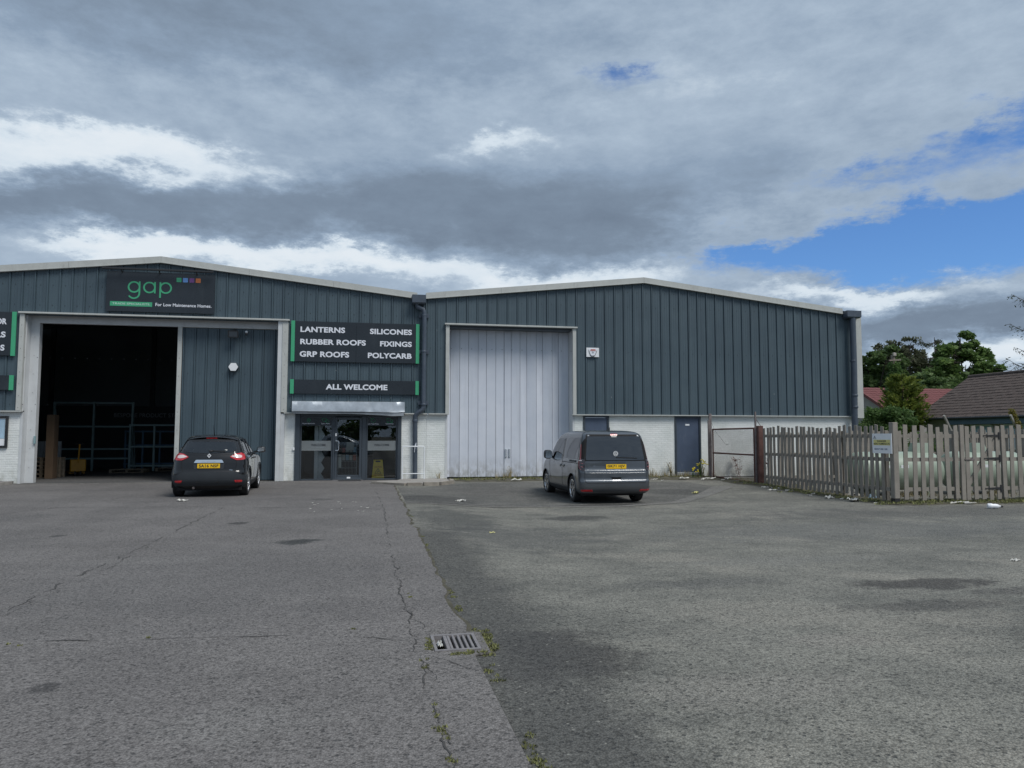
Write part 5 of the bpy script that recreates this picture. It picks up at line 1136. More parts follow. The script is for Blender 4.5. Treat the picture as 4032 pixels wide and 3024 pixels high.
    # side glass, pillars, joints, handle, mirrors, aerial
    for sg in (-1, 1):
        sg_ = fillet([(-.02, 1.13), (.30, 1.075), (2.02, 1.055), (1.55, 1.36), (1.1, 1.43), (.45, 1.43), (.16, 1.36)], .05)
        gl = sh.patch(sg_, sg, .005, .07).build('side_window', 'car_glass', s, smooth=True)
        for y0 in (.62, 1.12): sh.line([(y0, 1.065), (y0 + .06, 1.42)], sg, .022).build('pillar', 'black_plastic', gl)
        sh.line([(.60, .36), (.60, 1.04)], sg, .004).build('panel_gap', 'gap_dark', s); sh.line([(1.12, .36), (1.14, 1.04)], sg, .004).build('panel_gap', 'gap_dark', s); sh.line([(2.15, .45), (2.05, 1.0)], sg, .004).build('panel_gap', 'gap_dark', s)
        for y0 in (.72, 1.25): p = sh.side(sg, y0 + .08, .93); MB().sell((p.x + sg * .015, y0 + .08, .93), (.02, .09, .018), .6, 12, 8).build('door_handle', body_paint, s, smooth='all')
        m = MB(); m.sell((sg * 1.0, 1.80, 1.13), (.115, .09, .085), .62, 18, 12); mi = m.build('door_mirror', 'paint_black', s, smooth='all'); m = MB(); m.bar((sg * .82, 1.86, 1.06), (sg * .93, 1.82, 1.09), .05, .05); m.build('arm', 'black_plastic', mi)
        m = MB(); m.prism(fillet([(sg * 1.0 - .09, 1.075), (sg * 1.0 + .09, 1.08), (sg * 1.0 + .10, 1.185), (sg * 1.0 - .085, 1.185)], .03), 1.704, 1.712); m.build('mirror_glass', 'chrome', mi)
    sh2 = MB(); sh2.tube([(.0, .12, 1.535), (.0, .06, 1.60), (0, -.06, 1.78)], [.012, .006, .003], 6); sh2.build('aerial', 'black_plastic', s)
    m = MB(); m.tube([(-.35, -.50, .24), (-.35, -.56, .23)], .03, 10); m.build('exhaust', 'old_steel', s)
    return s

def van(loc, rz):
    s = thing('van', 'grey panel van with dark tinted rear window, number plate ending HJV', 'van', loc, world=False, rz=rz)
    sh = Shell(w=[(.24, .84), (.34, .905), (.55, .925), (.9, .925), (1.02, .912), (1.1, .89), (1.35, .845), (1.6, .795), (1.70, .765), (1.755, .715), (1.79, .63), (1.815, .50), (1.83, .28)],
               yr=[(.24, -.72), (.30, -.80), (.38, -.85), (.56, -.86), (.60, -.835), (.80, -.825), (.86, -.80), (1.06, -.79), (1.3, -.745), (1.66, -.655), (1.72, -.62), (1.765, -.54), (1.795, -.38), (1.818, -.05), (1.83, .5)],
               yf=[(.24, 3.42), (.4, 3.58), (.6, 3.63), (.85, 3.55), (1.0, 3.36), (1.08, 3.0), (1.15, 2.68), (1.4, 2.26), (1.6, 1.92), (1.70, 1.66), (1.78, 1.35), (1.83, 1.1)],
               rx=[(.24, .12), (.6, .14), (1.0, .13), (1.6, .12), (1.75, .14), (1.83, .1)], ry=[(.24, .16), (.6, .20), (1.0, .18), (1.6, .14), (1.75, .16), (1.83, .1)],
               fx=[(.24, .35), (1.0, .5), (1.2, .3), (1.83, .15)], fy=[(.24, .4), (1.0, .6), (1.2, .35), (1.83, .12)], crown=.045, z0=.24, z1=1.83)
    wheels = [(0, .335), (2.80, .335)]; Rw = .405
    zs = list(np.arange(.24, 1.68, .023)) + list(np.arange(1.685, 1.80, .012)) + list(np.linspace(1.803, 1.83, 6))
    sh.body(zs, wheels, Rw).build('body', 'paint_grey', s, smooth='all'); arch_wells(s, sh, wheels, Rw, .80)
    m = MB(); m.box(-.78, .78, -.60, 3.3, .19, .55); m.build('underbody', 'under', s); m = MB(); m.tube([(-.45, -.5, .25), (.2, -.55, .24), (.55, -.45, .26)], .05, 8); m.build('exhaust', 'under', s)
    # rear window and surround
    sh.patch(fillet([(-.80, 1.055), (.80, 1.055), (.715, 1.715), (-.715, 1.715)], .04), 'rear', .004, .07).build('window_surround', 'gap_dark', s, smooth=True)
    rw = sh.patch(fillet([(-.765, 1.075), (.765, 1.075), (.69, 1.665), (-.69, 1.665)], .05), 'rear', .010, .07).build('rear_window', 'privacy_glass', s, smooth=True)
    m = MB(); a = sh.rear(.02, 1.15); b = sh.rear(.56, 1.125); m.bar(a + Vector((0, -.03, 0)), b + Vector((0, -.028, 0)), .016, .022); m.build('rear_wiper', 'black_plastic', rw)
    sh.patch(fillet([(-.095, 1.685), (.095, 1.685), (.085, 1.72), (-.085, 1.72)], .01), 'rear', .016, .04, .01).build('brake_light', 'lamp_red', s)
    sh.patch([(-.075, 1.645), (.065, 1.645), (.065, 1.67), (-.075, 1.67)], 'rear', .014, .05, .002).build('sticker', 'paper', rw)
    # round badge: ring and the two letters
    p = sh.rear(0, 1.24); m = MB(); yb = p.y - .03; n = 28
    m.lathe([(.062, -.004), (.062, .004), (.049, .004), (.049, -.004), (.062, -.004)], 'y', n, (0, yb, 1.24))
    for a, b in (((-.026, 1.282), (0, 1.245)), ((0, 1.245), (.026, 1.282)), ((-.045, 1.265), (-.020, 1.200)), ((-.020, 1.200), (0, 1.237)), ((0, 1.237), (.020, 1.200)), ((.020, 1.200), (.045, 1.265))): m.bar((a[0], yb, a[1]), (b[0], yb, b[1]), .014, .012, up=(0, -1, 0)) 
    m.build('badge', 'badge_silver', s); m = MB(); m.lathe([(.001, 0), (.055, 0)], 'y', 24, (0, yb + .012, 1.24)); m.build('badge_back', 'ink', s)
    # tailgate pressing, plate, handle, joints
    tg = sh.patch(fillet([(-.46, 1.04), (.46, 1.04), (.68, .90), (.72, .85), (-.72, .85), (-.68, .90)], .05), 'rear', -.002, .06, .002); 
    sh.patch(fillet([(-.77, .82), (.77, .82), (.60, .925), (.42, 1.035), (-.42, 1.035), (-.60, .925)], .06), 'rear', .012, .05, .004).build('tailgate_pressing', 'paint_grey', s, smooth='all')
    plate(s, sh, .868, .979, .262, 'GK71 HJV', sh.rear(0, .92).y - .022)
    hd = sh.patch(fillet([(-.135, .655), (.135, .655), (.10, .575), (-.10, .575)], .02), 'rear', .002, .04, .004).build('tailgate_handle', 'under', s); sh.patch(fillet([(-.14, .66), (.14, .66), (.14, .69), (-.14, .69)], .008), 'rear', .016, .05, .012).build('grip', 'paint_grey', hd)
    sh.patch(fillet([(-.125, .565), (.125, .565), (.105, .60), (-.105, .60)], .01), 'rear', .012, .04, .01).build('grip', 'paint_grey', hd)
    gap = fillet([(-.765, .52), (.765, .52), (.80, .60), (.80, 1.06), (-.80, 1.06), (-.80, .60)], .06); sh.line(gap, 'rear', .005, close=True).build('panel_gap', 'gap_dark', s); sh.line([(-.78, .765), (.78, .765)], 'rear', .005).build('tailgate_crease', 'paint_grey', s)
    # bumper
    bu = sh.patch(fillet([(-1.06, .285), (1.06, .285), (1.06, .42), (.80, .455), (-.80, .455), (-1.06, .42)], .04), 'rear', .014, .06, .02).build('rear_bumper', 'paint_grey', s, smooth=True)
    sh.patch(fillet([(-.98, .255), (.98, .255), (.98, .30), (-.98, .30)], .02), 'rear', .006, .08).build('bumper_lip', 'car_plastic', bu)
    for sg in (-1, 1):
        pl = fillet([(.60, .315), (.90, .32), (.92, .36), (.62, .358)], .012); sh.patch(pl if sg > 0 else mirror_poly(pl), 'rear', .020, .04, .01).build('reflector', 'lamp_red', bu)
        po = fillet([(.79, .83), (.86, .80), (.965, .86), (.975, 1.08), (.80, 1.10)], .02); la = sh.patch(po if sg > 0 else mirror_poly(po), 'rear', .014, .04, .015).build('tail_lamp', 'lamp_dark', s, smooth=True)
        st = fillet([(.895, 1.08), (.945, 1.08), (.90, 1.47), (.86, 1.47)], .012); sh.patch(st if sg > 0 else mirror_poly(st), 'rear', .010, .04).build('lamp_strip', 'lamp_strip', la)
        st = [(.80, 1.10), (.895, 1.10), (.855, 1.50), (.735, 1.62), (.725, 1.55)]; sh.patch(st if sg > 0 else mirror_poly(st), 'rear', .006, .05).build('lamp_pillar', 'gap_dark', la)
        st = fillet([(.87, 1.055), (.96, 1.05), (.96, 1.075), (.87, 1.08)], .006); sh.patch(st if sg > 0 else mirror_poly(st), 'rear', .017, .03).build('lens', 'lamp_clear', la)
        for q in ([(.945, 1.05), (.962, 1.05), (.955, .89), (.90, .835), (.89, .85), (.938, .90)], [(.83, .99), (.90, 1.0), (.90, 1.01), (.83, 1.0)], [(.84, .90), (.90, .91), (.90, .93), (.84, .92)]): sh.patch(q if sg > 0 else mirror_poly(q), 'rear', .017, .03).build('lens', 'lamp_strip', la)
        # side: windows, doors, rail, handles, sill
        sh.patch(fillet([(-.50, 1.10), (.86, 1.10), (.80, 1.58), (.60, 1.63), (-.42, 1.63)], .05), sg, .006, .08).build('side_window', 'privacy_glass', s, smooth=True)
        sh.patch(fillet([(1.02, 1.07), (2.32, 1.07), (2.10, 1.28), (1.72, 1.56), (1.50, 1.62), (1.02, 1.62)], .05), sg, .006, .08).build('side_window', 'car_glass', s, smooth=True)
        sh.line([(.93, .38), (.93, 1.62)], sg, .005).build('panel_gap', 'gap_dark', s); sh.line([(-.40, .82), (-.35, .60)], sg, .004).build('panel_gap', 'gap_dark', s); sh.line([(2.15, .45), (2.30, .70), (2.32, 1.06)], sg, .005).build('panel_gap', 'gap_dark', s)
        sh.line([(-.60, .998), (.93, .998)], sg, .009).build('door_rail', 'gap_dark', s); sh.line([(.45, .38), (.93, .38), (2.2, .38)], sg, .004).build('panel_gap', 'gap_dark', s)
        sh.patch(fillet([(-.38, 1.02), (.22, 1.02), (.22, 1.06), (-.38, 1.06)], .01), sg, .014, .1).build('rail_cover', 'car_plastic', s)
        for y0 in (1.10, .76): p = sh.side(sg, y0, .905); MB().sell((p.x, y0, .905), (.022, .10, .028), .6, 14, 8).build('door_handle', 'paint_grey', s, smooth='all'); MB().sell((p.x - sg * .004, y0, .885), (.008, .055, .04), .9, 14, 8).build('handle_cup', 'gap_dark', s, smooth='all')
        sh.patch([(.42, .25), (2.38, .25), (2.38, .355), (.42, .355)], sg, .012, .1, .01).build('sill_cladding', 'car_plastic', s)
        for yw, zw in wheels:
            m = MB(); A = [R(a) for a in range(-14, 195, 6)]; m.tube([sh.side(sg, yw + Rw * math.cos(a), max(.25, zw + Rw * math.sin(a))) for a in A], .012, 6); m.build('arch_trim', 'paint_grey', s, smooth=True); wheel(s, sg * .80, yw, .335, .215, sg, 5, 'pair')
        m = MB(); m.sell((sg * 1.03, 2.10, 1.16), (.115, .10, .125), .6, 18, 12); mi = m.build('door_mirror', 'black_plastic', s, smooth='all'); m = MB(); m.bar((sg * .86, 2.14, 1.08), (sg * .97, 2.11, 1.10), .07, .06); m.build('arm', 'black_plastic', mi)
        m = MB(); m.prism(fillet([(sg * 1.03 - .09, 1.06), (sg * 1.03 + .09, 1.06), (sg * 1.03 + .09, 1.26), (sg * 1.03 - .09, 1.26)], .03), 1.992, 2.0); m.build('mirror_glass', 'chrome', mi)
    m = MB(); m.add([(-.02, -.30, 1.815), (.02, -.30, 1.815), (.02, -.10, 1.82), (-.02, -.10, 1.82), (-.005, -.33, 1.90), (.005, -.33, 1.90)], [(0, 1, 5, 4), (1, 2, 5), (2, 3, 4, 5), (3, 0, 4)]); m.build('aerial_fin', 'black_plastic', s)
    return s
crossover('car', 'black compact crossover with red tail lamps, number plate ending NSF', (-3.90, 20.05, 0), R(2.5), 'paint_black', 'SA16 NSF')
van((6.03, 18.45, -.163), R(0))
crossover('car', 'silver car behind the camera, seen only reflected in the shop windows', (-3.0, -4.5, 0), R(-80), 'paint_silver', '')
#PART4
# ------------------------------------------------------------------ picket fence round the gas tanks
PK = []
for v in range(4):
    q = random.Random(v); t = [q.uniform(-.012, .012) for _ in range(4)]
    m = MB(); w = .058; m.add([(-w, -.011, 0), (w + t[0] * .3, -.011, t[1]), (w, .011, t[1]), (-w, .011, 0), (-w + t[2] * .4, -.011, .95), (w + t[3] * .4, -.011, .95), (w + t[3] * .4, .011, .95), (-w + t[2] * .4, .011, .95), (-w, -.011, 1.86 + t[0]), (w, -.011, 1.86 + t[2]), (w, .011, 1.86 + t[2]), (-w, .011, 1.86 + t[0])],
      [(0, 1, 5, 4), (1, 2, 6, 5), (2, 3, 7, 6), (3, 0, 4, 7), (4, 5, 9, 8), (5, 6, 10, 9), (6, 7, 11, 10), (7, 4, 8, 11), (8, 9, 10, 11), (0, 3, 2, 1)]); PK.append(m.mesh('picket', 'timber'))
def fence_run(label, a, b, rails=True, side=1, spacing=.243, posts=(), zoff=None, end=True, name='picket_fence', cat='fence'):
    """pickets stand on the outer side of three rails"""
    a = Vector(a); b = Vector(b); d = b - a; L = d.length; d.normalize(); n = Vector((d.y, -d.x)) * side; ang = math.atan2(d.y, d.x)
    s = thing(name, label, cat, (a.x, a.y, -.1)); z0 = zoff if zoff is not None else -.07
    for zr in (.19, .93, 1.52):
        m = MB(); p = a - n * .035; q = b - n * .035; m.bar((p.x, p.y, zr), (q.x, q.y, zr), .045, .095); m.build('rail', 'timber', s)
    k = int(L / spacing)
    for i in range(k + 1):
        p = a + d * min(L, i * spacing + rnd.uniform(-.012, .012)); o = link('picket', PK[rnd.randrange(4)], s); o.location = (p.x, p.y, z0 + rnd.uniform(-.03, .03)); o.rotation_euler = (rnd.uniform(-.01, .01), rnd.uniform(-.02, .02), ang + (0 if side > 0 else math.pi) + rnd.uniform(-.06, .06)); o.scale = (rnd.uniform(.92, 1.08), 1, rnd.uniform(.985, 1.015))
    for t in posts: p = a + d * t - n * .11; m = MB(); m.bbox(p.x - .05, p.x + .05, p.y - .05, p.y + .05, -.3, 1.66); m.build('post', 'timber', s)
    return s
fs_ = fence_run('weathered picket fence running from the rusty post to the corner post', (12.80, 22.45), (12.80, 16.52), spacing=.212, posts=(.1, 2.0, 4.0, 5.7))
m = MB(); m.bbox(12.80, 12.95, 16.33, 16.48, -.03, 1.86, .01); m.build('corner_post', 'timber', fs_); m = MB(); m.box(12.805, 12.945, 16.335, 16.475, -.4, -.03); m.build('post_stub', 'black_iron', fs_)
ff = fence_run('front picket fence between the corner post and the picket gate', (13.16, 16.36), (14.62, 16.36), posts=(1.52,))
m = MB(); m.bbox(14.74, 14.86, 16.345, 16.40, -.10, 1.80, .006); m.build('gate_post', 'timber', ff); m = MB(); m.bar((14.6, 16.40, .93), (14.75, 16.40, .93), .045, .09); m.build('rail', 'timber', ff)
fr = fence_run('front picket fence to the right of the picket gate', (16.02, 16.36), (20.5, 16.36), posts=(.1, 2.2))
fence_run('back picket fence seen through the gaps behind the gas tanks', (13.2, 22.1), (21.5, 22.1), spacing=.20, posts=(2, 4, 6), zoff=-.2)
fence_run('side picket fence at the far right behind the gas tanks', (20.6, 16.5), (20.6, 22.0), spacing=.22, zoff=-.1)
gt = thing('picket_gate', 'timber picket gate with black strap hinges and diagonal brace', 'gate', (14.9, 16.36, -.1))
for zr in (.19, .93, 1.52): m = MB(); m.bar((14.9, 16.40, zr), (15.88, 16.40, zr), .045, .095); m.build('rail', 'timber', gt)
m = MB(); m.bar((14.95, 16.40, .25), (15.84, 16.40, 1.46), .04, .10); m.build('brace', 'timber', gt)
for i in range(5): o = link('picket', PK[i % 4], gt); o.location = (14.94 + i * .225, 16.36, -.10 + rnd.uniform(-.02, .02)); o.rotation_euler = (0, rnd.uniform(-.012, .012), 0)
for z in (.19, .95, 1.53):
    m = MB(); m.add([(15.42, 16.334, z - .012), (15.86, 16.334, z - .03), (15.86, 16.334, z + .03), (15.42, 16.334, z + .012), (15.42, 16.345, z - .012), (15.86, 16.345, z - .03), (15.86, 16.345, z + .03), (15.42, 16.345, z + .012)], [(0, 1, 2, 3), (7, 6, 5, 4), (0, 4, 5, 1), (1, 5, 6, 2), (2, 6, 7, 3), (3, 7, 4, 0)]); m.bbox(15.865, 15.91, 16.33, 16.346, z - .09, z + .09, .003); m.build('hinge', 'black_iron', gt)
m = MB(); m.tube([(14.84, 16.335, .93), (15.12, 16.335, .92)], .012, 6); m.bbox(15.02, 15.12, 16.325, 16.345, .89, .95, .003); m.build('latch', 'old_steel', gt)
for i, (lb_, x0, x1) in enumerate((('left pale green gas tank lying behind the fence', 13.45, 16.30), ('right pale green gas tank behind the picket gate', 16.55, 19.1))):
    t = thing('gas_tank', lb_, 'gas tank', ((x0 + x1) / 2, 19.0, -.15), 'gas tanks behind the fence'); r = .55; c = .52; pr = [(.001, x0)] + [(r * math.sin(a), x0 + .30 * (1 - math.cos(a))) for a in np.linspace(.15, math.pi / 2, 9)] + [(r * math.sin(a), x1 - .30 * (1 - math.cos(a))) for a in np.linspace(math.pi / 2, .15, 9)] + [(.001, x1)]
    m = MB(); m.lathe(pr, 'x', 36, (0, 19.0, c)); m.build('vessel', 'tank_green', t, smooth='all')
    for x in (x0 + .55, x1 - .55): m = MB(); m.bbox(x - .06, x + .06, 18.65, 19.35, -.2, .12); m.build('foot', 'tank_green', t)
    xc = (x0 + x1) / 2 + (.9 if i == 0 else -.2); m = MB(); m.add([(xc - .26, 18.82, 1.04), (xc + .26, 18.82, 1.04), (xc + .26, 19.2, 1.04), (xc - .26, 19.2, 1.04), (xc - .2, 18.87, 1.32), (xc + .2, 18.87, 1.32), (xc + .2, 19.15, 1.32), (xc - .2, 19.15, 1.32)], [(4, 5, 6, 7), (0, 1, 5, 4), (1, 2, 6, 5), (2, 3, 7, 6), (3, 0, 4, 7)]); m.build('valve_hood', 'tank_green', t)
    m = MB(); m.bbox(x0 + .8, x0 + 1.05, 18.46, 18.47, .55, .70, .002); m.bbox(x0 + 1.25, x0 + 1.5, 18.46, 18.47, .56, .70, .002); m.build('label_plate', 'white_plastic', t)
s = thing('danger_sign', 'white and yellow danger sign fixed to the picket fence', 'sign', (12.755, 16.68, 1.08), world=False, rz=R(-90))
m = MB(); m.bbox(-.36, .36, -.008, .006, 0, .50, .002); m.build('plate', 'white_plastic', s); m = MB(); m.box(-.31, .31, -.010, -.0085, .205, .345); m.build('yellow_band', 'pale_yellow', s)
m = MB(); text(m, 'DANGER', -.17, .17, .285, .335, -.0105, .001, .02); text(m, 'HIGHLY FLAMMABLE LPG', -.30, .30, .22, .265, -.0105, .001, .02); m.build('lettering', 'ink', s); m = MB(); text(m, '08457 300 100', -.28, .20, .085, .13, -.009, .001, .02); m.build('small_lettering', 'ink_blue', s)
m = MB()
for a, b in (((-.31, .365), (-.21, .365)), ((-.21, .365), (-.26, .445)), ((-.26, .445), (-.31, .365)), ((-.275, .385), (-.245, .385)), ((-.26, .38), (-.26, .42))): m.bar((a[0], -.0095, a[1]), (b[0], -.0095, b[1]), .008, .003)
m.build('triangle', 'ink', s)
# chain-link gate and its posts
A = Vector((12.42, 25.42, 0)); B = Vector((12.74, 22.98, 0)); dv = (B - A).normalized()
gpl = thing('gate_post', 'grey steel angle post at the wall end of the wire gate', 'post', (12.40, 25.55, 0)); MB().bbox(12.33, 12.43, 25.49, 25.55, -.1, 2.34, .004).build('upright', 'old_steel', gpl); MB().bbox(12.28, 12.325, 25.47, 25.53, -.1, 2.1, .004).build('upright', 'old_steel', gpl)
gpr = thing('gate_post', 'rusty red steel post between the wire gate and picket fence', 'post', (12.80, 22.80, -.1)); MB().bbox(12.73, 12.90, 22.68, 22.86, -.25, 1.86, .006).build('upright', 'rust', gpr); MB().bbox(12.68, 12.726, 22.80, 22.86, -.2, 2.33, .004).build('upright', 'old_steel', gpr); m = MB(); m.bar((12.71, 22.83, 2.1), (12.84, 22.74, 1.86), .02, .02); m.build('brace', 'old_steel', gpr)
wg = thing('wire_gate', 'rusty framed chain-link gate against the white wall', 'gate', (12.6, 24.2, 0))
def gp(t, z): p = A + (B - A) * t; return (p.x, p.y, z)
for nm, a, b in (('frame_bar', gp(0, 1.76), gp(1, 1.78)), ('frame_bar', gp(0, .90), gp(1, .88)), ('frame_bar', gp(0, .05), gp(1, -.05)), ('frame_bar', gp(.008, .03), gp(.008, 1.78)), ('frame_bar', gp(.992, -.06), gp(.992, 1.80))): m = MB(); m.tube([a, b], .028, 8); m.build(nm, 'rust', wg, smooth=True)
m = MB(); Lg = (B - A).length; sp_ = .062; 
for sgn in (1, -1):
    c = -1.9
    while c < Lg + 1.9:
        P = []
        for zz in (.03, 1.75): P.append((c + sgn * (zz - .03) * .8, zz))
        (x0, z0), (x1, z1) = P
        if max(x0, x1) > 0 and min(x0, x1) < Lg:
            def cl(x, z, xo, zo, lim): t = (lim - xo) / (x - xo); return (lim, zo + (z - zo) * t)
            if x0 < 0: x0, z0 = cl(x1, z1, x0, z0, 0)
            if x0 > Lg: x0, z0 = cl(x1, z1, x0, z0, Lg)
            if x1 < 0: x1, z1 = cl(x0, z0, x1, z1, 0)
            if x1 > Lg: x1, z1 = cl(x0, z0, x1, z1, Lg)
            m.tube([gp(x0 / Lg, z0), gp(x1 / Lg, z1)], .0042, 3, False)
        c += sp_
o = m.build('wire_mesh', 'wire', wg, fix=False)
m = MB(); m.tube([(12.38, 25.4, 2.0), (12.42, 25.2, 1.7), (12.50, 24.8, 1.35), (12.52, 24.6, 1.22), (12.53, 24.4, 1.22)], .006, 4); tag(m.build('loose_wire', 'wire'), 'loose wire hanging across the chain-link gate', 'wire')

# ------------------------------------------------------------------ drain grate
s = thing('drain_grate', 'iron drain grate with weeds set in the tarmac joint', 'drain', (.64, 5.52, 0))
m = MB(); m.box(GX0, GX1, GY0, GY0 + .03, -.05, .008); m.box(GX0, GX1, GY1 - .03, GY1, -.05, .008); m.box(GX0, GX0 + .022, GY0 + .03, GY1 - .03, -.05, .008); m.box(GX1 - .022, GX1, GY0 + .03, GY1 - .03, -.05, .008); m.build('frame', 'cast_iron', s)
x = GX0 + .118
for i in range(5): m = MB(); m.bbox(x, x + .019, GY0 + .031, GY1 - .031, -.035, .006, .003); m.build('bar', 'cast_iron', s); x += .0385
m = MB(); m.bbox(GX0 + .09, GX0 + .116, GY0 + .031, GY1 - .031, -.035, .006, .003); m.build('bar', 'cast_iron', s)

# ------------------------------------------------------------------ litter and weeds
def crumple(label, x, y, sx, sy, h, mat='paper', rz=0.0, z=None, seed=0, name='litter'):
    q = random.Random(seed); n = 7; m = MB(); z0 = (gz(x, y) if x > EDGE else 0) if z is None else z
    for j in range(n):
        for i in range(n):
            u, v = i / (n - 1) - .5, j / (n - 1) - .5; nz = mnoise.noise(Vector((u * 4 + seed * 3, v * 4, seed))); k = 1 + .5 * mnoise.noise(Vector((math.atan2(v, u) * 1.3, seed, 0)))
            m.v.append((u * sx * k + .2 * sx * nz, v * sy * k + .2 * sy * mnoise.noise(Vector((u * 3, v * 3, seed + 7))), max(.004, h * (.45 + 1.1 * nz + .25 * math.sin(u * 11 + seed)))))
    for j in range(n - 1):
        for i in range(n - 1): m.f.append((j * n + i, j * n + i + 1, (j + 1) * n + i + 1, (j + 1) * n + i))
    o = m.build(name, mat); o.location = (x, y, z0); o.rotation_euler.z = rz
    return tag(o, label, 'litter')
crumple('white scrap of paper on the tarmac behind the black car', -4.23, 18.4, .20, .14, .05, seed=1)
crumple('crushed white carton on the dark tarmac left of the van', 2.27, 18.5, .22, .14, .06, seed=2, rz=.4)
crumple('long torn white plastic lying at the kerb before the wire gate', 11.7, 24.3, .55, .12, .06, seed=3, rz=.3, z=.02)
crumple('grey-white rag by the foot of the side door', 10.9, 24.6, .32, .14, .06, seed=4, z=.02)
crumple('flat white strip on the tarmac in front of the wire gate', 12.1, 20.8, .36, .1, .04, seed=5, rz=.2)
crumple('white paper spread under the danger sign', 12.35, 17.25, .55, .22, .12, seed=6, rz=.6)
crumple('small white scrap left of the paper under the danger sign', 12.25, 18.2, .22, .14, .07, seed=7)
crumple('clear plastic bag caught under the front fence near the gate', 14.45, 16.1, .55, .16, .07, seed=8, rz=-.5)
crumple('pale yellow wrapper at the foot of the front fence', 13.95, 16.5, .16, .14, .10, 'paper_yellow', seed=9)
crumple('blue wrapper lying behind the side fence', 13.15, 17.6, .2, .2, .18, 'paper_blue', seed=10)
crumple('white carton lying behind the side fence', 13.2, 18.5, .25, .2, .14, seed=11)
crumple('white scrap far out on the right of the yard', 8.25, 8.31, .12, .05, .03, seed=12)
crumple('pale scrap of card on the macadam beside the joint', 2.03, 12.25, .08, .06, .03, 'paper_yellow', seed=13)
crumple('white scraps beneath the wire gate', 12.5, 24.4, .22, .14, .08, seed=14, z=.0)
crumple('white scrap just right of the van', 8.6, 23.9, .28, .14, .10, seed=15, z=0)
crumple('pale card by the folding door', 4.95, 24.9, .35, .12, .07, seed=16, z=0); crumple('folded white paper stuck in the drain grate', .52, 5.45, .035, .11, .03, seed=17, z=.002)
crumple('yellowish crushed cup on the tarmac right of the van', 9.3, 20.2, .16, .12, .08, 'paper_yellow', seed=18)
q = random.Random(5)
for i in range(26):
    x, y = (q.uniform(12.2, 12.6), q.uniform(16.5, 22)) if i < 13 else (q.uniform(8.6, 12.4), q.uniform(24.0, 25.6))
    o = crumple('tiny white scrap among the weeds along wall and fence', x, y, q.uniform(.06, .14), .06, .04, seed=30 + i); o['group'] = 'tiny scraps along the wall and fence'
for i in range(16):
    o = crumple('tiny white fleck on the tarmac before the shop door', q.uniform(-1.3, .1), q.uniform(15.2, 17.5), q.uniform(.02, .06), .03, .012, seed=70 + i); o['group'] = 'flecks on the tarmac'
s = thing('plastic_bottle', 'crushed white bottle with black cap lying right of the gate', 'bottle', (14.25, 14.9, gz(14.25, 14.9)), world=False, rz=R(-25)); s.scale = (.75, .75, .75)
m = MB(); m.lathe([(.001, -.17), (.07, -.165), (.085, -.14), (.088, -.05), (.07, 0), (.078, .06), (.06, .13), (.03, .17), (.03, .2)], 'x', 16, (0, 0, .075)); m.build('body', 'white_plastic', s, smooth=True); m = MB(); m.lathe([(.001, .26), (.034, .26), (.034, .195), (.001, .195)], 'x', 14, (0, 0, .075)); m.build('cap', 'black_plastic', s)
def weed(label, x, y, z, h, n, mat, flowers=0, seed=1, name='weed'):
    q = random.Random(seed); s = thing(name, label, 'plant', (x, y, z)); st = MB(); lf = MB(); fl = MB()
    for i in range(n):
        a = q.uniform(0, 6.28); L = h * q.uniform(.55, 1); ln = q.uniform(.1, .45); p0 = Vector((x + q.uniform(-.05, .05), y + q.uniform(-.05, .05), z)); p1 = p0 + Vector((math.cos(a) * ln * L * .5, math.sin(a) * ln * L * .5, L * .6)); p2 = p0 + Vector((math.cos(a) * ln * L, math.sin(a) * ln * L, L)); st.tube([p0, p1, p2], [.007, .005, .003], 4)
        for k in range(9):
            t = q.uniform(.15, 1); c = p0.lerp(p1, t * 2) if t < .5 else p1.lerp(p2, t * 2 - 1); b = q.uniform(0, 6.28); ll = h * .16 * q.uniform(.5, 1.2); w = ll * .22; d = Vector((math.cos(b), math.sin(b), q.uniform(-.2, .7))) * ll; sd_ = Vector((-math.sin(b), math.cos(b), 0)) * w; lf.add([c, c + d * .5 + sd_, c + d, c + d * .5 - sd_], [(0, 1, 2, 3)])
        if i < flowers:
            for k in range(4): c = p2 + Vector((q.uniform(-.05, .05), q.uniform(-.05, .05), q.uniform(-.04, .04))); fl.sell(tuple(c), (.028, .028, .02), 1, 8, 5)
    st.build('stem', mat, s); lf.build('leaves', mat, s, fix=False)
    if fl.v: fl.build('flowers', 'petal', s)['kind'] = 'stuff'
weed('green weed with yellow flowers beside the blue side door', 12.0, 25.55, .03, .62, 9, 'weed_green', 5, 1); weed('small yellow-flowered weed at the side door foot', 11.55, 25.2, .03, .32, 6, 'weed_green', 3, 2)
weed('red-brown dock stalks behind the middle of the wire gate', 13.6, 25.75, .0, .85, 7, 'weed_red', 0, 3); weed('red-brown dock stalks behind the rusty gate post', 14.55, 25.7, .0, .95, 9, 'weed_red', 0, 4)
weed('dry tuft beside the blue side door', 10.95, 25.85, .03, .55, 10, 'grass_dry', 0, 5); weed('pale dry tuft right of the van', 10.2, 25.85, .03, .35, 8, 'grass_dry', 0, 6); weed('weed growing at the folding door joint', 5.0, 26.3, .02, .42, 8, 'grass_dry', 0, 7); weed('small green weed right of the van by the wall', 9.35, 25.85, .03, .3, 6, 'weed_green', 0, 8); weed('tuft at the wire gate hinge post', 12.2, 25.8, .03, .5, 8, 'grass_dry', 0, 9); weed('small weeds at the brick pier left of the folding door', 2.4, 25.9, .03, .22, 8, 'grass_dry', 0, 10); weed('low weed at the right foot of the folding door', 6.9, 26.3, .02, .3, 7, 'weed_green', 0, 11)

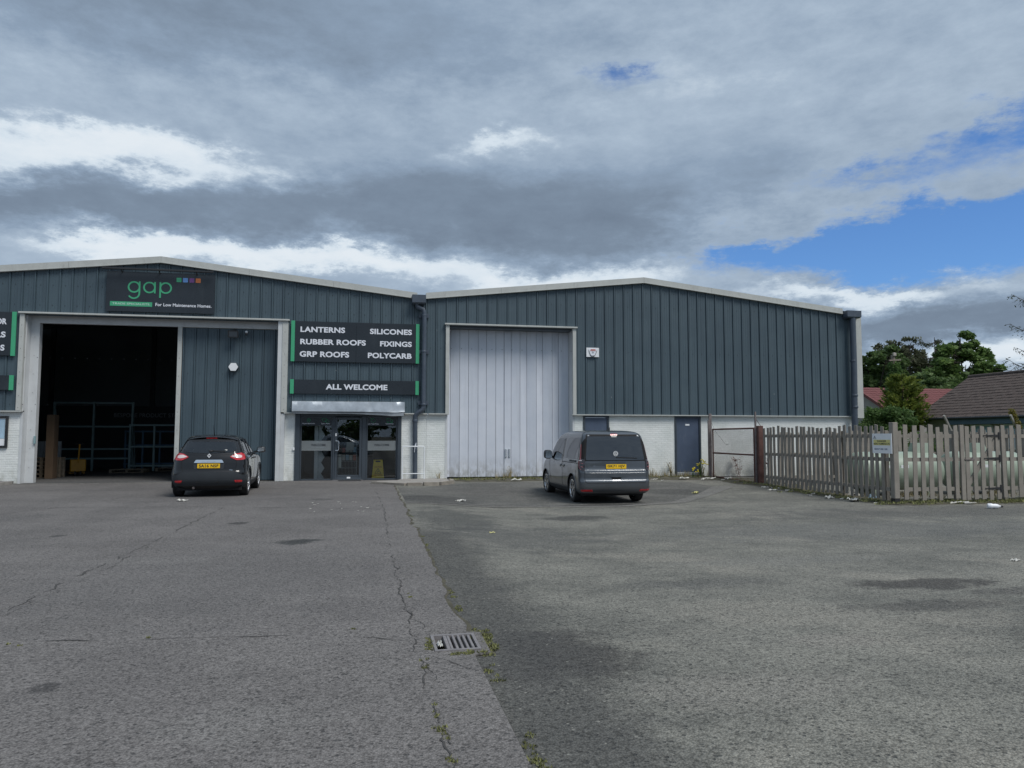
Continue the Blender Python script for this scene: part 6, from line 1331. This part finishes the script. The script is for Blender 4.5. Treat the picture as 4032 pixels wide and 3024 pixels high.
# ------------------------------------------------------------------ houses beyond the fence
def tiled_slope(parent, o, along, up, ncol, nrow, tw, gauge, mat, near, limit=300):
    """courses of overlapping roof tiles; the nearest are single tiles"""
    along = Vector(along).normalized(); up = Vector(up).normalized(); nrm = along.cross(up)
    base = MB(); c = .010; base.add([(0, 0, .012), (tw * .25, 0, .034), (tw * .5, 0, .014), (tw * .75, 0, .034), (tw * .985, 0, .012), (0, 0, -.006), (tw * .985, 0, -.006), (0, gauge * 1.18, -.008), (tw * .25, gauge * 1.18, .010), (tw * .5, gauge * 1.18, -.004), (tw * .75, gauge * 1.18, .010), (tw * .985, gauge * 1.18, -.008)], [(0, 1, 8, 7), (1, 2, 9, 8), (2, 3, 10, 9), (3, 4, 11, 10), (0, 5, 6, 4, 3, 2, 1), (4, 6, 11), (0, 7, 5)])
    me = base.mesh('tile', mat, fix=False); M = Matrix((along, up, nrm)).transposed(); rot = M.to_quaternion(); it = []
    for r_ in range(nrow):
        for k in range(ncol): p = Vector(o) + along * (k * tw + (tw * .0)) + up * (r_ * gauge) + nrm * .03; it.append(((p - Vector(near)).length, p))
    it.sort(key=lambda v: v[0]); rest = MB()
    for i, (dist, p) in enumerate(it):
        j = nrm * rnd.uniform(-.006, .006) + up * rnd.uniform(-.012, .012)
        if i < limit: t = link('tile', me, parent); t.rotation_mode = 'QUATERNION'; t.rotation_quaternion = rot; t.location = p + j
        else: rest.add([p + j + M @ Vector(v) for v in base.v], base.f)
    if rest.v: t = rest.build('tile_courses', mat, parent, fix=False); t['kind'] = 'stuff'
h1 = thing('bungalow', 'bungalow with dark brown tiled roof behind the picket fence', 'house', (32, 30, -.3))
ex, rx_, ez, rz_, yn, yf_ = 29.6, 33.2, 2.5, 4.82, 22.0, 36.0
m = MB(); m.box(30.1, 36.4, yn + .3, yf_ - .3, -.4, 2.45); m.prism([(30.1, 2.45), (36.4, 2.45), (33.2, 4.6)], yf_ - .5, yf_ - .3); m.prism([(30.1, 2.45), (36.4, 2.45), (33.2, 4.6)], yn + .3, yn + .5); m.build('wall', 'house_wall', h1)
m = MB(); m.add([(ex, yn, ez), (ex, yf_, ez), (rx_, yf_, rz_), (rx_, yn, rz_), (2 * rx_ - ex, yf_, ez), (2 * rx_ - ex, yn, ez)], [(0, 1, 2, 3), (3, 2, 4, 5)]); rf = m.build('roof', 'tile_brown', h1)
sl_ = Vector((rx_ - ex, 0, rz_ - ez)); ns = int(sl_.length / .272)
tiled_slope(rf, (ex - .05, yf_, ez - .03), (0, -1, 0), sl_, int((yf_ - 27.6) / .30), ns, .30, sl_.length / ns, 'tile_brown', (30, 31, 3))
m = MB()
for i in range(30): m.tube([(rx_, yf_ - .46 * i, rz_ + .03), (rx_, yf_ - .46 * i - .45, rz_ + .03)], .11, 8)
m.build('ridge_tiles', 'tile_brown', rf, smooth=True)
m = MB(); m.box(ex - .02, ex + .05, yn, 33.6, ez - .38, ez - .06); m.build('fascia', 'fascia_blue', h1); m = MB(); m.tube([(ex - .10, yf_, ez - .06), (ex - .10, yn, ez - .06)], .06, 8); m.build('gutter', 'black_plastic', h1)
m = MB()
for k, y0 in enumerate((32.6, 30.6, 29.0)): m.box(30.02, 30.1, y0 - 1.3, y0, .9, 2.1)
m.build('window', 'white_plastic', h1); m = MB()
for k, y0 in enumerate((32.6, 30.6, 29.0)): m.box(30.0, 30.02, y0 - 1.22, y0 - .08, .98, 2.02)
m.build('window_pane', 'paper_blue', h1)
h2 = thing('red_roofed_house', 'house with red tiled roof and grey gable beyond the bungalow', 'house', (42, 50, -.3))
def gpt(px_x, Y): a = math.atan((px_x - 2016) / 2913.3) + R(10.908); return Y * math.tan(a)
Rl = Vector((gpt(3367, 50), 50, 5.15)); al = Vector((1, 0, 0)); dn = Vector((0, -1, 0)); Lr = 14.0; ru, hs = 2.1, 4.2
E0 = Rl + dn * hs - Vector((0, 0, ru)); m = MB(); m.add([Rl, Rl + al * Lr, E0 + al * Lr, E0, Rl - dn * hs - Vector((0, 0, ru)), Rl - dn * hs - Vector((0, 0, ru)) + al * Lr], [(0, 1, 2, 3), (0, 4, 5, 1)]); rf2 = m.build('roof', 'tile_red', h2)
sl_ = Rl - E0; ns = int(sl_.length / .34); tiled_slope(rf2, E0, al, sl_, int(Lr / .33), ns, .33, sl_.length / ns, 'tile_red', Rl + al * 4)
W0 = E0 + al * .25 - dn * .2; W1 = Rl - dn * (hs - .2) + al * .25 - Vector((0, 0, ru)); m = MB(); b0 = Vector((0, 0, -.4))
m.add([Vector((W0.x, W0.y, -.4)), W0 + Vector((0, 0, 0)), Rl + al * .25 - Vector((0, 0, .15)), W1, Vector((W1.x, W1.y, -.4))], [(0, 1, 2, 3, 4)]); m.add([Vector((W0.x, W0.y, -.4)), W0 - Vector((0, 0, .05)), W0 + al * (Lr - .5) - Vector((0, 0, .05)), Vector(((W0 + al * (Lr - .5)).x, (W0 + al * (Lr - .5)).y, -.4))], [(0, 1, 2, 3)]); m.build('wall', 'harling', h2)
m = MB(); m.bar(E0 - Vector((0, 0, .02)), Rl + Vector((0, 0, .0)), .14, .2); m.build('verge_tiles', 'tile_red', h2)

# ------------------------------------------------------------------ trees and planting
def leaves(mb, c, r, n, size, q, flat=.75, droop=0.0):
    """leaf clumps spread through an ellipsoid, denser towards its skin"""
    for i in range(n):
        d = Vector((q.gauss(0, 1), q.gauss(0, 1), q.gauss(0, 1))).normalized(); rad = q.random() ** .38; rad *= .82 + .32 * mnoise.noise(d * 2.3 + Vector(c))
        p = Vector((c[0] + d.x * r[0] * rad, c[1] + d.y * r[1] * rad, c[2] + d.z * r[2] * rad)); s = size * q.uniform(.5, 1.25)
        a = Vector((q.gauss(0, 1), q.gauss(0, 1), q.gauss(0, 1) * flat - droop)).normalized(); b = a.cross(Vector((q.gauss(0, 1), q.gauss(0, 1), q.gauss(0, 1)))).normalized()
        mb.add([p - a * s, p + b * s * .55, p + a * s, p - b * s * .45], [(0, 1, 2, 3)])
def tree(label, px_x, Y, h, crown, mat, leaf_n, leaf_s, seed, trunk_r=.22, droop=0.0, group=None, name='broadleaf_tree', x=None):
    q = random.Random(seed); X = gpt(px_x, Y) if x is None else x; t = thing(name, label, 'tree', (X, Y, -.4), group)
    tr = MB(); top = Vector((X + q.uniform(-.3, .3), Y, h * .72)); tr.tube([(X, Y, -.4), (X + .1, Y, h * .25), (X - .1, Y, h * .5), top], [trunk_r, trunk_r * .8, trunk_r * .55, trunk_r * .25], 8)
    lf = MB()
    for (dx, dz, rx, rz2) in crown:
        dx *= 1.1; dz = dz * 1.06 + .25; rx *= 1.3; rz2 *= 1.3
        c = (X + dx, Y + q.uniform(-1.5, 1.5), dz); root = Vector((X, Y, max(1.0, min(h * .5, dz * .55)))); mid = root.lerp(Vector(c), .5) + Vector((0, 0, .3)); tr.tube([root, mid, c], [trunk_r * .45, trunk_r * .28, .03], 6)
        for k in range(3): e = Vector(c) + Vector((q.uniform(-1, 1) * rx, q.uniform(-1, 1), q.uniform(-.6, .8) * rz2)); tr.tube([mid, Vector(c).lerp(e, .4), e], [trunk_r * .2, .04, .015], 5)
        nsub = 9; per = int(leaf_n * rx * rz2 / nsub)
        for k in range(nsub):
            d = Vector((q.uniform(-1, 1), q.uniform(-1, 1), q.uniform(-1, 1)))
            d = d * (.78 / max(.5, d.length)) if d.length > .78 else d
            leaves(lf, (c[0] + d.x * rx, c[1] + d.y * rx * .7, c[2] + d.z * rz2), (rx * q.uniform(.34, .5), rx * .42, rz2 * q.uniform(.26, .40)), per, leaf_s, q, .5, droop)
    tr.build('trunk', 'bark', t, smooth=True); lf.build('crown', mat, t, fix=False); return t
TG = 'trees behind the houses'
tree('dark broadleaf tree rising right behind the warehouse corner', 3455, 70, 10, [(-1.7, 7.1, 1.5, 1.5), (.1, 8.9, 1.5, 1.3), (1.4, 7.7, 1.6, 1.5), (-.4, 6.2, 2.2, 1.3), (-2.7, 8.2, 1.0, .9), (2.3, 6.2, 1.6, 1.2), (-2.7, 6.0, 1.6, 1.2), (-1.0, 8.2, 1.1, .9)], 'leaf_deep', 420, .27, 1, group=TG)
tree('thin brownish birch between the dark tree and the larch', 3580, 74, 12, [(-1.4, 10.5, 1.2, 1.0), (.2, 11.0, 1.3, .9), (1.5, 10.0, 1.2, 1.1), (-1.1, 8.9, 1.4, 1.2), (.8, 8.3, 1.6, 1.3), (0, 6.7, 2.3, 1.4)], 'leaf_dull', 260, .22, 2, .16, .8, TG, 'birch_tree')
tree('large rounded green tree standing above the brown roof', 3790, 66, 11, [(.3, 10.3, 1.3, 1.0), (-1.3, 9.2, 1.4, .9), (1.6, 9.0, 1.4, 1.0), (-2.4, 7.9, 1.5, .9), (0, 8.1, 1.9, 1.1), (2.9, 8.5, 1.1, .9), (-3.1, 6.6, 1.6, 1.0), (-1, 6.5, 2.0, 1.1), (1.6, 6.9, 2.0, 1.1), (3.2, 6.9, 1.3, 1.0)], 'leaf_broad', 420, .28, 3, .25, 0, TG)
tree('low green tree filling the gap under the large rounded tree', 3670, 62, 6.5, [(-2.2, 5.4, 2.2, 1.2), (.4, 5.7, 2.2, 1.2), (2.8, 5.4, 2.4, 1.2), (5, 5.2, 1.8, 1.0)], 'leaf_deep', 340, .28, 4, .15, 0, TG)
tree('far dark tree closing the gap behind the birch', 3530, 82, 11, [(-2, 8.0, 2.0, 1.6), (.6, 9.2, 2.0, 1.6), (3.0, 8.4, 2.2, 1.7), (0, 7.0, 3.0, 1.4), (5.0, 7.6, 1.8, 1.5)], 'leaf_deep', 230, .30, 5, .2, 0, TG)
tree('far dark tree closing the gap behind the rounded tree', 3760, 80, 10, [(-3.6, 9.0, 1.6, 1.4), (-2.6, 8.2, 1.9, 1.5), (.2, 7.8, 2.2, 1.5), (2.6, 7.6, 2.0, 1.4), (4.4, 7.2, 1.5, 1.2)], 'leaf_deep', 230, .30, 6, .2, 0, TG)
def larch(label, X, Y, h, seed, limbs, group=None, spread=.3, mat='leaf_larch', n_leaf=60):
    q = random.Random(seed); t = thing('larch_tree', label, 'tree', (X, Y, -.4), group); tr = MB(); lf = MB(); tr.tube([(X, Y, -.4), (X + .2, Y, h * .5), (X, Y, h)], [.26, .17, .03], 8)
    for (z, L, az) in limbs:
        d = Vector((math.cos(az), math.sin(az), 0)); P = [Vector((X, Y, z)) + d * (L * k / 6) + Vector((0, 0, -.12 * L * math.sin(k / 6 * 3.1) + .10 * L * (k / 6) ** 2)) for k in range(7)]; tr.tube(P, [.07, .06, .05, .04, .03, .02, .01], 5)
        for k in range(1, 7):
            for sd_ in (-1, 1):
                tw_ = P[k] + Vector((-d.y, d.x, 0)) * sd_ * L * .16 * q.uniform(.5, 1.2) + d * .2 + Vector((0, 0, q.uniform(-.35, .05))); tr.tube([P[k], tw_], [.018, .008], 4)
                for j in range(n_leaf // 12):
                    p = P[k].lerp(tw_, q.random()) + Vector((q.gauss(0, .08), q.gauss(0, .08), q.gauss(-.10, .12))); a = Vector((q.gauss(0, 1), q.gauss(0, 1), -abs(q.gauss(0, 1.2)))).normalized(); b = a.cross(Vector((q.gauss(0, 1), q.gauss(0, 1), .3))).normalized(); sz_ = q.uniform(.06, .15); lf.add([p - a * sz_, p + b * sz_ * .3, p + a * sz_, p - b * sz_ * .3], [(0, 1, 2, 3)])
    tr.build('trunk', 'bark', t, smooth=True); lf.build('needles', mat, t, fix=False); return t
q = random.Random(9)
limbs = [(6.4 + i * .26, (2.9 - i * .07) * q.uniform(.6, 1.1), q.choice((0, 3.14)) + q.uniform(-.9, .9)) for i in range(20)] + [(11.5, 2.6, .1), (12.0, 1.6, 3.0), (12.3, 1.3, .4), (10.9, 2.9, .05), (10.4, 2.2, 3.2)]
larch('dark larch with flat spreading top behind the rounded tree', gpt(3690, 72), 72, 12.6, 3, limbs, TG, n_leaf=330)
q = random.Random(12); XL = gpt(4130, 50)
larch('larch at the right edge reaching bare drooping branches into view', XL, 50, 15, 4, [(10.2, 3.1, 3.1), (7.3, 3.7, 3.15), (7.0, 3.0, 3.3), (8.4, 2.2, 2.9), (12.6, 2.7, 3.1)] + [(5.6 + i * .6, q.uniform(2, 3.4), q.uniform(-1.5, 1.5)) for i in range(14)], n_leaf=70)
# ivy-clad utility pole with stay wire
PX, PY = gpt(3523, 40), 40.0
s = thing('utility_pole', 'short wooden utility pole smothered in ivy behind the fence', 'pole', (PX, PY, -.4))
m = MB(); m.tube([(PX, PY, -.4), (PX, PY, 6.5)], [.16, .12], 10); m.build('pole', 'pole_wood', s, smooth=True); m = MB(); m.bbox(PX - .11, PX + .11, PY - .2, PY - .1, 6.42, 6.62, .02); m.build('cap_box', 'insulator', s); m = MB(); m.bar((PX - .35, PY - .1, 6.15), (PX + .45, PY - .1, 6.2), .08, .08); m.build('crossarm', 'pole_wood', s)
m = MB(); m.tube([(PX + .1, PY, 5.6), (PX + 1.15, PY - .5, 4.0)], .03, 5); m.build('stay_wire', 'pole_wood', s)
q = random.Random(21); iv = MB()
for i in range(26): z = .6 + i * .21; w = .95 - .62 * (z / 6) + .22 * mnoise.noise(Vector((z * 1.4, 0, 0))); leaves(iv, (PX + .25 * mnoise.noise(Vector((z, 4, 0))), PY, z), (w * 1.15, w, .35), 320, .11, q, 1)
tag(iv.build('ivy', 'leaf_ivy', None, fix=False), 'bright green ivy climbing the utility pole', 'ivy')
CXP, CYP = gpt(3555, 36), 36.0
s = thing('conifer_bush', 'golden green feathery conifer bush before the ivy-clad pole', 'bush', (CXP, CYP, -.4)); m = MB(); m.tube([(CXP, CYP, -.4), (CXP, CYP, 5.0)], [.12, .02], 6); m.build('trunk', 'bark', s); m = MB()
for i in range(260):
    a = q.uniform(0, 6.28); z0 = 1.7 + 3.0 * q.random() ** 1.25; L = q.uniform(.6, 1.5) * max(.35, 1.45 - z0 * .23); up = q.uniform(.25, 1.0); d = Vector((math.cos(a), math.sin(a), up)).normalized(); base_ = Vector((CXP, CYP, z0)) + Vector((math.cos(a), math.sin(a), 0)) * q.uniform(.1, .5)
    for k in range(34):
        t_ = q.random(); p = base_ + d * L * t_ + Vector((q.gauss(0, .09), q.gauss(0, .09), q.gauss(0, .09))) * (1.1 - t_ * .7); aa = (d + Vector((q.gauss(0, .45), q.gauss(0, .45), q.gauss(0, .3)))).normalized(); bb = aa.cross(Vector((q.gauss(0, 1), q.gauss(0, 1), q.gauss(0, 1)))).normalized(); sz_ = q.uniform(.06, .15); m.add([p - aa * sz_, p + bb * sz_ * .35, p + aa * sz_, p - bb * sz_ * .35], [(0, 1, 2, 3)])
m.build('crown', 'leaf_gold', s, fix=False)
def bush(label, px_x, Y, zc, rx, rz2, n, mat, size, name='bush'):
    X = gpt(px_x, Y); s = thing(name, label, 'bush', (X, Y, -.4)); m = MB(); m.tube([(X, Y, -.4), (X, Y, zc)], [.08, .02], 6); m.build('trunk', 'bark', s); m = MB()
    for k in range(14): leaves(m, (X + q.uniform(-.75, .75) * rx, Y + q.uniform(-.4, .4), zc + q.uniform(-.7, .6) * rz2), (rx * .42, .5, rz2 * .45), n // 14, size, q, 1)
    m.build('crown', mat, s, fix=False)
bush('dark ivy bush spilling over the fence below the conifer', 3490, 33.5, 2.2, 1.4, .95, 6000, 'leaf_ivy', .085); bush('rounded dark shrub at the warehouse corner', 3425, 35.5, 1.9, .9, 1.0, 3000, 'leaf_deep', .08)
bush('small leafy shrub rising behind the front fence', 3620, 30, 1.35, .6, .5, 900, 'leaf_ivy', .06); bush('low greenery behind the back fence', 3760, 27.5, .9, 1.2, .6, 1500, 'leaf_deep', .07)
# cranked concrete posts behind the fence
for lb_, pxx, Yc, lean, moss in (('cranked concrete post leaning above the front fence', 3742, 24.5, -.62, False), ('mossy cranked concrete post at the right above the fence', 4002, 23.5, -.62, True)):
    X = gpt(pxx, Yc); s = thing('concrete_post', lb_, 'post', (X, Yc, -.3)); m = MB(); m.bar((X, Yc, -.3), (X, Yc, 1.75), .12, .12, up=(0, 1, 0)); m.build('upright', 'concrete', s); m = MB(); m.bar((X, Yc, 1.73), (X + lean * .75, Yc - .2, 2.30), .065, .065, up=(0, 1, 0)); m.build('crank', 'concrete', s)
    if moss:
        m = MB()
        for k in range(9): t_ = k / 8; leaves(m, (X + lean * .75 * (1 - t_) + .16, Yc - .1, 2.42 - t_ * 1.0), (.16, .14, .16), 90, .05, q, 1)
        m.build('moss', 'leaf_moss', s, fix=False)
m = MB(); w0 = Vector((gpt(3925, 60), 60, 7.9)); w1 = Vector((gpt(4300, 60), 60, 7.3)); m.tube([w0, (w0 + w1) / 2 - Vector((0, 0, .15)), w1], .018, 4); tag(m.build('overhead_wire', 'black_iron'), 'thin overhead wire running out at the right edge', 'wire')
# the hedge across the road behind the camera, which the glass and paint reflect
q = random.Random(31)
for k in range(9):
    X = -26 + k * 6.5; s = thing('hedge_tree', 'hedgerow tree behind the camera, seen only as dark reflection', 'tree', (X, -32, -.4), 'hedgerow behind the camera'); m = MB(); m.tube([(X, -32, -.4), (X, -32, 3.5)], [.2, .08], 6); m.build('trunk', 'bark', s); m = MB(); hh = 2.2 + 1.3 * q.random()
    for j in range(8): leaves(m, (X + q.uniform(-2.6, 2.6), -32 + q.uniform(-.8, .8), q.uniform(.6, hh * 1.3)), (1.9, 1.2, 1.2), 130, .42, q, .6)
    m.build('crown', 'leaf_deep', s, fix=False)

for o in ROOTS:
    if 'wl' in o: del o['wl']
